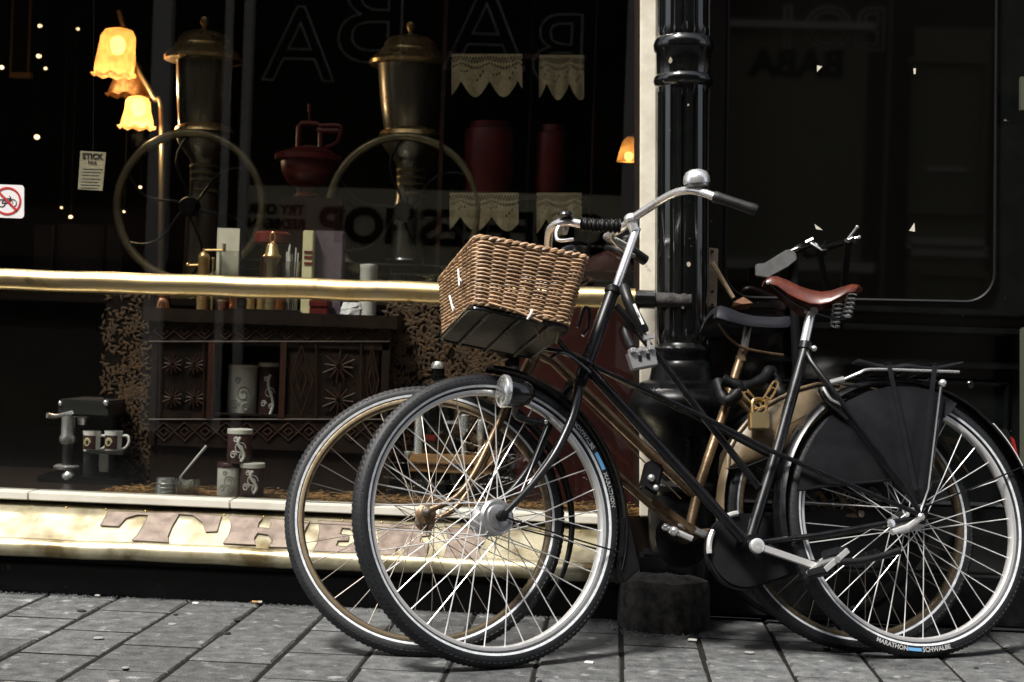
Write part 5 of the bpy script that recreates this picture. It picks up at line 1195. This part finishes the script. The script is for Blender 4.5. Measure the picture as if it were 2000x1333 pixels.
# ---- metal beaker, glass tumbler and spoon on the display floor
t = thing('metal_beaker', tuple(F(324, 970, 4.66)), 'small ribbed steel beaker on the sill with a long spoon behind', 'beaker')
revolve('beaker', 'steel', t, 324, 4.66, [(17, 934), (18, 936), (20, 960), (22, 971), (0, 971)], 32)
for q in (942, 950, 958): revolve('beaker_ring', 'steel', t, 324, 4.66, [(18.5, q), (20.5, q + 2), (19, q + 4)], 24)
t = thing('glass_tumbler', tuple(F(368, 972, 4.67)), 'short ribbed glass tumbler on the sill beside the steel beaker', 'glass')
revolve('glass', 'jar_glass', t, 368, 4.67, [(24, 934), (22, 952), (19, 971), (0, 971), (0, 966), (17, 964), (22, 936)][0:7], 32)
for k in range(14):
    a = 2 * pi * k / 14; R0 = px(23.5, 4.67); R1 = px(19.5, 4.67); c = F(368, 936, 4.67); zb = F(368, 969, 4.67).z; stick('glass_rib', 'jar_glass', V((c.x + R0 * math.cos(a), 4.67 + R0 * math.sin(a), c.z)), V((c.x + R1 * math.cos(a), 4.67 + R1 * math.sin(a), zb)), .0016, t)
tag(MB().tube([F(330, 962, 4.66), F(350, 935, 4.68), F(403, 872, 4.74)], [.003, .003, .005], 8).build('long_spoon', 'steel', None), 'thin steel spoon handle leaning up out of the beaker', 'spoon')

# ---- espresso machine with two mugs (left)
EY = 4.95
em = thing('espresso_machine', tuple(F(160, 965, EY)), 'black and chrome espresso machine in the dark left corner of the window', 'espresso machine')
boxpx('machine_base', 'black_gloss', em, 70, 935, 245, 972, EY - .02, .3, .006); boxpx('machine_body', 'machine_grey', em, 160, 790, 225, 940, EY + .12, .15, .006); boxpx('machine_head', 'machine_grey', em, 112, 784, 216, 812, EY, .25, .006)
revolve('group_head', 'chrome', em, 160, EY + .05, [(22, 800), (24, 806), (20, 812), (10, 818), (9, 830)], 24); revolve('column_upper', 'steel', em, 134, EY + .02, [(13, 808), (13, 850), (16, 854), (16, 862), (12, 868)], 24)
revolve('column_lower', 'machine_grey', em, 134, EY + .02, [(12, 866), (12, 908)], 24); revolve('drip_plate', 'chrome', em, 130, EY + .02, [(20, 908), (26, 911), (24, 916), (12, 920)], 28); revolve('drain_knob', 'chrome', em, 134, EY, [(5, 918), (12, 926), (14, 934), (10, 942), (4, 946)], 20)
MB().tube([F(142, 806, EY), F(108, 814, EY - .04), F(92, 812, EY - .06)], [.006, .007, .009], 8).build('lever_handle', 'chrome', em); MB().ball(F(118, 788, EY), .008, 10).build('valve_knob', 'chrome', em); MB().ball(F(207, 787, EY), .010, 10).build('valve_knob', 'chrome', em)
boxpx('cup_stand', 'steel', em, 192, 884, 212, 922, EY + .02, .05, .003); boxpx('cup_tray', 'machine_grey', em, 168, 882, 240, 886, EY - .01, .09, .0)
def mug(x, label, ph):
    Y = EY + .02; t = thing('coffee_mug', tuple(F(x, 882, Y)), label, 'mug', 'mugs on the espresso machine')
    revolve('mug_body', 'porcelain', t, x, Y, [(17, 843), (18, 842), (17, 850), (16.5, 870), (16, 881), (0, 882)], 28)
    c = F(x - 3, 850, Y); zb = F(x, 877, Y).z; R = px(17.2, Y); g = MB(); n = 12
    for k in range(n + 1):
        a = -1.35 + 2.1 * k / n
        for z in (c.z, zb): g.v.append(V((F(x, 850, Y).x + R * math.sin(a), Y - R * math.cos(a), z)))
    for k in range(n): g.f.append((2 * k, 2 * k + 2, 2 * k + 3, 2 * k + 1))
    g.build('printed_band', 'tin_brown', t)
    pts = [V((F(x - 4, 850, Y).x + px(7, Y) * math.cos(k * .6) * (1 - k / 30), Y - R * 1.03, (c.z + zb) / 2 + px(9, Y) * math.sin(k * .6) * (1 - k / 30))) for k in range(18)]; MB().tube(pts, px(1.1, Y), 5).build('printed_scroll', 'packet_cream', t)
    MB().tube(cr([F(x + 15, 852, Y), F(x + 27, 852, Y), F(x + 30, 862, Y), F(x + 24, 874, Y), F(x + 14, 878, Y)], 5), px(2.6, Y), 8).build('handle', 'porcelain', t)
mug(180, 'left of two white rimmed brown mugs on the espresso machine', 0); mug(222, 'right of two white rimmed brown mugs on the espresso machine', 1)

# ---- lever espresso machine behind the wheels (right)
MY = 4.98
em = thing('espresso_machine', tuple(F(870, 985, MY)), 'tall chrome lever machine on a wooden stand seen through the wheel spokes', 'espresso machine')
boxpx('stand_top', 'wood_light', em, 795, 893, 965, 905, MY - .03, .3, .004); boxpx('stand_board', 'wood_light', em, 800, 912, 960, 922, MY - .02, .28, .003)
for x in (815, 945): boxpx('stand_leg', 'wood_dark', em, x - 8, 920, x + 8, 990, MY, .2)
revolve('knob', 'chrome', em, 856, MY, [(0, 706), (10, 707), (14, 713), (14, 720)], 24); revolve('knob_neck', 'black_gloss', em, 856, MY, [(13, 720), (13, 732), (15, 734), (15, 740), (7, 744), (7, 800)], 24)
revolve('boiler', 'black_gloss', em, 856, MY + .05, [(30, 790), (34, 796), (34, 860), (28, 868), (28, 892)], 28); revolve('sight_glass', 'chrome', em, 820, MY, [(8, 800), (9, 802), (9, 886), (12, 893)], 20); revolve('brew_piston', 'chrome', em, 908, MY, [(7, 810), (9, 812), (9, 846), (5, 850), (5, 893)], 20); revolve('brew_piston', 'chrome', em, 940, MY, [(7, 820), (8, 822), (8, 860), (5, 866), (5, 893)], 20)
boxpx('shelf_plate', 'chrome', em, 868, 824, 894, 828, MY - .02, .08); MB().tube([F(934, 815, MY), F(905, 860, MY - .02)], .006, 8).build('lever_handle', 'black_gloss', em); boxpx('red_badge', 'kettle_red', em, 828, 850, 852, 862, MY - .035, .01, .002); revolve('portafilter', 'steel', em, 798, MY - .02, [(8, 882), (9, 884), (8, 890), (5, 893)], 18)

# ---- leaf patterned backdrops and scattered grains
def leaf_mesh(name, spots, size, mt, rnd, flat=False):
    g = MB()
    for (c, a, s) in spots:
        L_, w_ = size * s * 1.25, size * s * .2; d = V((math.cos(a), 0, math.sin(a))) if not flat else V((math.cos(a), math.sin(a), 0)); n = V((0, -1, 0)) if not flat else V((0, 0, 1)); e_ = d.cross(n)
        P_ = [c - d * L_ / 2, c + e_ * w_ + n * .001, c + d * L_ / 2, c - e_ * w_ + n * .001]; i = len(g.v); g.v += P_ + [c + n * w_ * .4]
        g.f += [(i, i + 1, i + 4), (i + 1, i + 2, i + 4), (i + 2, i + 3, i + 4), (i + 3, i, i + 4)]
    o = g.build(name, mt, None, smooth=False); return o
rl_ = random.Random(5)
bd1 = boxpx('backdrop_cloth', 'leaf_back', None, 745, 586, 990, 905, 5.12, .02, smooth=False); tag(bd1, 'dark cloth printed with golden leaves right of the cabinet', 'cloth')
bd2 = boxpx('backdrop_cloth', 'leaf_back', None, 195, 575, 300, 965, 5.10, .02, smooth=False); tag(bd2, 'dark cloth printed with golden leaves left of the cabinet', 'cloth')
def spr(x0, x1, y0, y1, Y, n): 
    out = []
    for k in range(n // 5):
        cx, cy = rl_.uniform(x0, x1), rl_.uniform(y0, y1); a = rl_.uniform(0, 6.28)
        for j in range(5):
            b = a + (-.7 if j % 2 else .7); qx = cx + math.cos(a) * j * 7 + math.cos(b) * 6; qy = cy - math.sin(a) * j * 7 - math.sin(b) * 6
            if x0 < qx < x1 and y0 < qy < y1: out.append((F(qx, qy, Y), b, rl_.uniform(.8, 1.25)))
    return out
for o, b, lab in ((leaf_mesh('printed_leaves', spr(750, 985, 590, 900, 5.117, 1500), px(15, 5.1), 'leaf_gold', rl_), bd1, ''), (leaf_mesh('printed_leaves', spr(198, 298, 578, 962, 5.097, 800), px(12, 5.1), 'leaf_gold', rl_), bd2, '')):
    o.parent = b; stuff(o)
gr_sp = []
for k in range(2600):
    X_ = rl_.uniform(-1.52, .12); Y_ = 4.625 + abs(rl_.gauss(0, .16)); h = .010 * rl_.random() * math.exp(-((Y_ - 4.72) / .12) ** 2) + .004
    if Y_ < 5.2: gr_sp.append((V((X_, Y_, LZ - .014 + h)), rl_.uniform(0, 6.28), rl_.uniform(.7, 1.3)))
o = leaf_mesh('straw_filling', gr_sp, .022, 'leaf_straw' if 'leaf_straw' in MATS else 'wood_light', rl_, True); stuff(o); o['label'] = 'loose golden straw strewn along the display floor'; o['category'] = 'straw'
# ---- red panels at the right of the window and dark drape
rp_ = boxpx('painted_board', 'room_red', None, 1005, 588, 1262, 985, 5.02, .03, smooth=False); tag(rp_, 'dull red painted board behind the handlebar stem', 'board')
rb_ = MB().ball(F(1190, 530, 5.3), px(48, 5.3), 20, (1, .5, .8)).build('red_cushion', 'room_red'); 
for vv in rb_.data.vertices: vv.co.z += .008 * math.sin(vv.co.x * 60) * math.cos(vv.co.y * 40)
tag(rb_, 'dark red cushion lying behind the glass near the bicycle stem', 'cushion')
# ---- dark picture frame at top left, low counter boards
pf = thing('picture_frame', tuple(F(30, 150, 7.4)), 'dark wooden frame hanging at the far left of the shop', 'frame')
for x0, y0, x1, y1 in ((18, -60, 26, 152), (52, -60, 60, 152), (18, 142, 60, 152)): boxpx('frame_bar', 'wood_light', pf, x0, y0, x1, y1, 7.4, .03)
boxpx('frame_panel', 'leaf_back', pf, 22, -60, 56, 148, 7.42, .01, smooth=False)
for k, (x0, x1) in enumerate(((60, 102), (106, 200), (203, 240))): tag(boxpx('counter_panel', 'wood_dark', None, x0, 440, x1, 640, 5.75, .02, smooth=False), ('narrow dark board at the left end of the counter', 'wide dark board in the middle of the left counter', 'narrow dark board beside the left coffee mill')[k], 'board')
# ---- STICK tea card hanging inside, and the no bicycles sticker on the glass
sc = thing('hanging_card', tuple(F(180, 372, 4.72)), 'cream card headed STICK tea hanging inside the glass', 'card')
q = [F(157, 295, 4.72), F(207, 298, 4.72), F(200, 373, 4.72), F(152, 370, 4.72)]
MB().prism(q, (0, .002, 0)).build('card', 'paper_card', sc, smooth=False)
MB().tube([F(182, 297, 4.72), F(184, -80, 4.72)], .0007, 4).build('thread', 'ink', sc)
def onq(y0, hgt):
    def fn(c): 
        p_ = F(181 + c.x - (y0 - 300) * .06, y0 - c.y + c.x * .04, 4.7185); return p_ + V((0, -c.z, 0))
    return fn
text('card_title', 'STICK', 'ink', sc, onq(306, 0), 15, .0002, None, .5); text('card_title', 'tea', 'ink', sc, onq(317, 0), 14, .0002)
for k, y in enumerate((328, 334, 340, 347, 353, 359, 365)): MB().prism([F(160 - k * .6, y, 4.7185), F(200 - k * 3 % 7 - k, y + 1.5, 4.7185), F(200 - k * 3 % 7 - k, y + 3, 4.7185), F(160 - k * .6, y + 1.8, 4.7185)], (0, .0005, 0)).build('card_line', 'print_grey', sc, smooth=False)
ns = thing('no_bicycle_sign', tuple(F(20, 427, GY - .004)), 'white sticker with red ring crossing out a bicycle on the glass', 'sign')
NY = GY - .003
MB().prism([F(x, y, NY) for x, y in arc(40, 369, 7, -90, 0, 4) + arc(40, 420, 7, 0, 90, 4) + arc(-12, 418, 7, 90, 180, 4) + arc(-12, 367, 7, 180, 270, 4)], (0, .002, 0)).build('sticker', 'sign_white', ns, smooth=False)
def flat_ring(x, y, r, w_, mt, nm_, Yq):
    g = MB(); n = 40
    for k in range(n):
        a = 2 * pi * k / n
        for rr in (r - w_ / 2, r + w_ / 2): g.v.append(F(x + rr * math.cos(a), y + rr * math.sin(a), Yq))
    g.v += [p_ + V((0, .0008, 0)) for p_ in g.v]; m_ = 2 * n
    for k in range(n):
        a, b, c, d = 2 * k, 2 * k + 1, (2 * k + 3) % m_, (2 * k + 2) % m_
        g.f += [(a, b, c, d), (a + m_, d + m_, c + m_, b + m_), (b, b + m_, c + m_, c), (a, d, d + m_, a + m_)]
    return g.build(nm_, mt, ns, smooth=False)
flat_ring(14, 393, 25.5, 4, 'sign_red', 'red_ring', NY - .0012)
def seg(x0, y0, x1, y1, w_, mt, nm_, Yq):
    d = V((x1 - x0, y1 - y0, 0)).normalized(); e_ = V((-d.y, d.x, 0)) * w_ / 2
    return MB().prism([F(x0 + e_.x, y0 + e_.y, Yq), F(x1 + e_.x, y1 + e_.y, Yq), F(x1 - e_.x, y1 - e_.y, Yq), F(x0 - e_.x, y0 - e_.y, Yq)], (0, .0008, 0)).build(nm_, mt, ns, smooth=False)
for cx in (3, 25): flat_ring(cx, 397, 7, 1.5, 'ink', 'icon_wheel', NY - .0012)
for s_ in ((3, 397, 8, 388), (8, 388, 20, 388), (20, 388, 25, 397), (8, 388, 14, 397), (14, 397, 21, 386), (21, 386, 18, 383), (7, 386, 11, 386), (3, 397, 14, 397)): seg(*s_, 1.5, 'ink', 'icon_line', NY - .0012)
seg(-4, 374, 32, 411, 4, 'sign_red', 'red_slash', NY - .0024)

#=========== ACROSS THE STREET (seen mirrored in the panes) ===========
OY = -2.6
ob_ = thing('opposite_building', (0, OY, 0), 'tall building across the narrow street, seen only mirrored in the window panes', 'building')
MB().box((-14, OY - .3, 0), (14, OY, 8.0)).build('wall', 'brick_far', ob_, smooth=False)
def R_(x, y, g=GY): p_ = F(x, y, 2 * g - OY); return p_.x, p_.z
def obox(nm_, mt, x0, y0, x1, y1, d0=.0, d1=.06, g=GY):
    a, c = R_(x0, y1, g); b, d = R_(x1, y0, g); return MB().box((min(a, b), OY + d0, min(c, d)), (max(a, b), OY + d1, max(c, d))).build(nm_, mt, ob_, smooth=False)
obox('shop_window', 'far_dark', -400, -260, 1240, 380, .0, .03); obox('sign_band', 'far_sign', 470, 386, 1245, 540, 0, .09); obox('lower_panel', 'far_dark', -400, 540, 1245, 1000, 0, .05)
for x in (318, 458, 474, 1236): obox('drain_pipe', 'far_pale', x - 4, -400, x + 5, 900, 0, .12)
cx_, cz_ = R_(908, 452)
text('coffeeshop_lettering', 'COFFEESHOP', 'far_dark', ob_, lambda c: V((cx_ - c.x, OY + .095 + c.z, cz_ + c.y)), .36, .004, None, .012)
cx2, cz2 = R_(545, 412); text('try_lettering', 'TRY OUR', 'far_dark', ob_, lambda c: V((cx2 - c.x, OY + .095 + c.z, cz2 + c.y)), .10, .004, None, .004)
cx3, cz3 = R_(545, 440); text('try_lettering', 'REDBEAN', 'far_dark', ob_, lambda c: V((cx3 - c.x, OY + .095 + c.z, cz3 + c.y)), .10, .004, None, .004)
for ch, x, y, s_ in (('B', 1095, 110, .75), ('A', 950, 70, .9), ('B', 735, 50, 1.0), ('A', 590, 100, .8)):
    cx4, cz4 = R_(x, y); text('neon_letter', ch, 'far_pale', ob_, (lambda cx4, cz4: (lambda c: V((cx4 - c.x, OY + .12 + c.z, cz4 + c.y))))(cx4, cz4), s_, 0, .006)
g2 = BY
obox('door_leaf', 'far_paint', 1752, 60, 1935, 1030, 0, .05, g2); obox('pilaster', 'far_paint', 1700, -200, 1748, 1030, 0, .09, g2); obox('bay_wall', 'far_paint', 1400, 60, 1696, 545, 0, .03, g2)
for x0, y0, x1, y1 in ((1772, 118, 1920, 420), (1768, 470, 1925, 500), (1772, 530, 1920, 980)):
    for b_ in ((x0, y0, x1, y0 + 8), (x0, y1 - 8, x1, y1), (x0, y0, x0 + 8, y1), (x1 - 8, y0, x1, y1)): obox('door_moulding', 'far_pale' if y0 == 470 else 'far_paint', *b_, .05, .085, g2)
obox('letter_slot', 'porcelain', 1806, 330, 1886, 336, .05, .07, g2); obox('bay_sill', 'far_pale', 1400, 516, 1704, 524, .03, .1, g2); obox('bay_head', 'far_pale', 1400, 50, 1704, 56, .03, .1, g2)
cx5, cz5 = R_(1556, 128, g2); text('bay_lettering', 'BABA', 'far_dark', ob_, lambda c: V((cx5 - c.x, OY + .035 + c.z, cz5 + c.y)), .28, .004, None, .01)
cx6, cz6 = R_(1620, 62, g2); text('graffiti', 'BO1', 'far_pale', ob_, lambda c: V((cx6 - c.x, OY + .04 + c.z, cz6 + c.y)), .45, 0, .008)
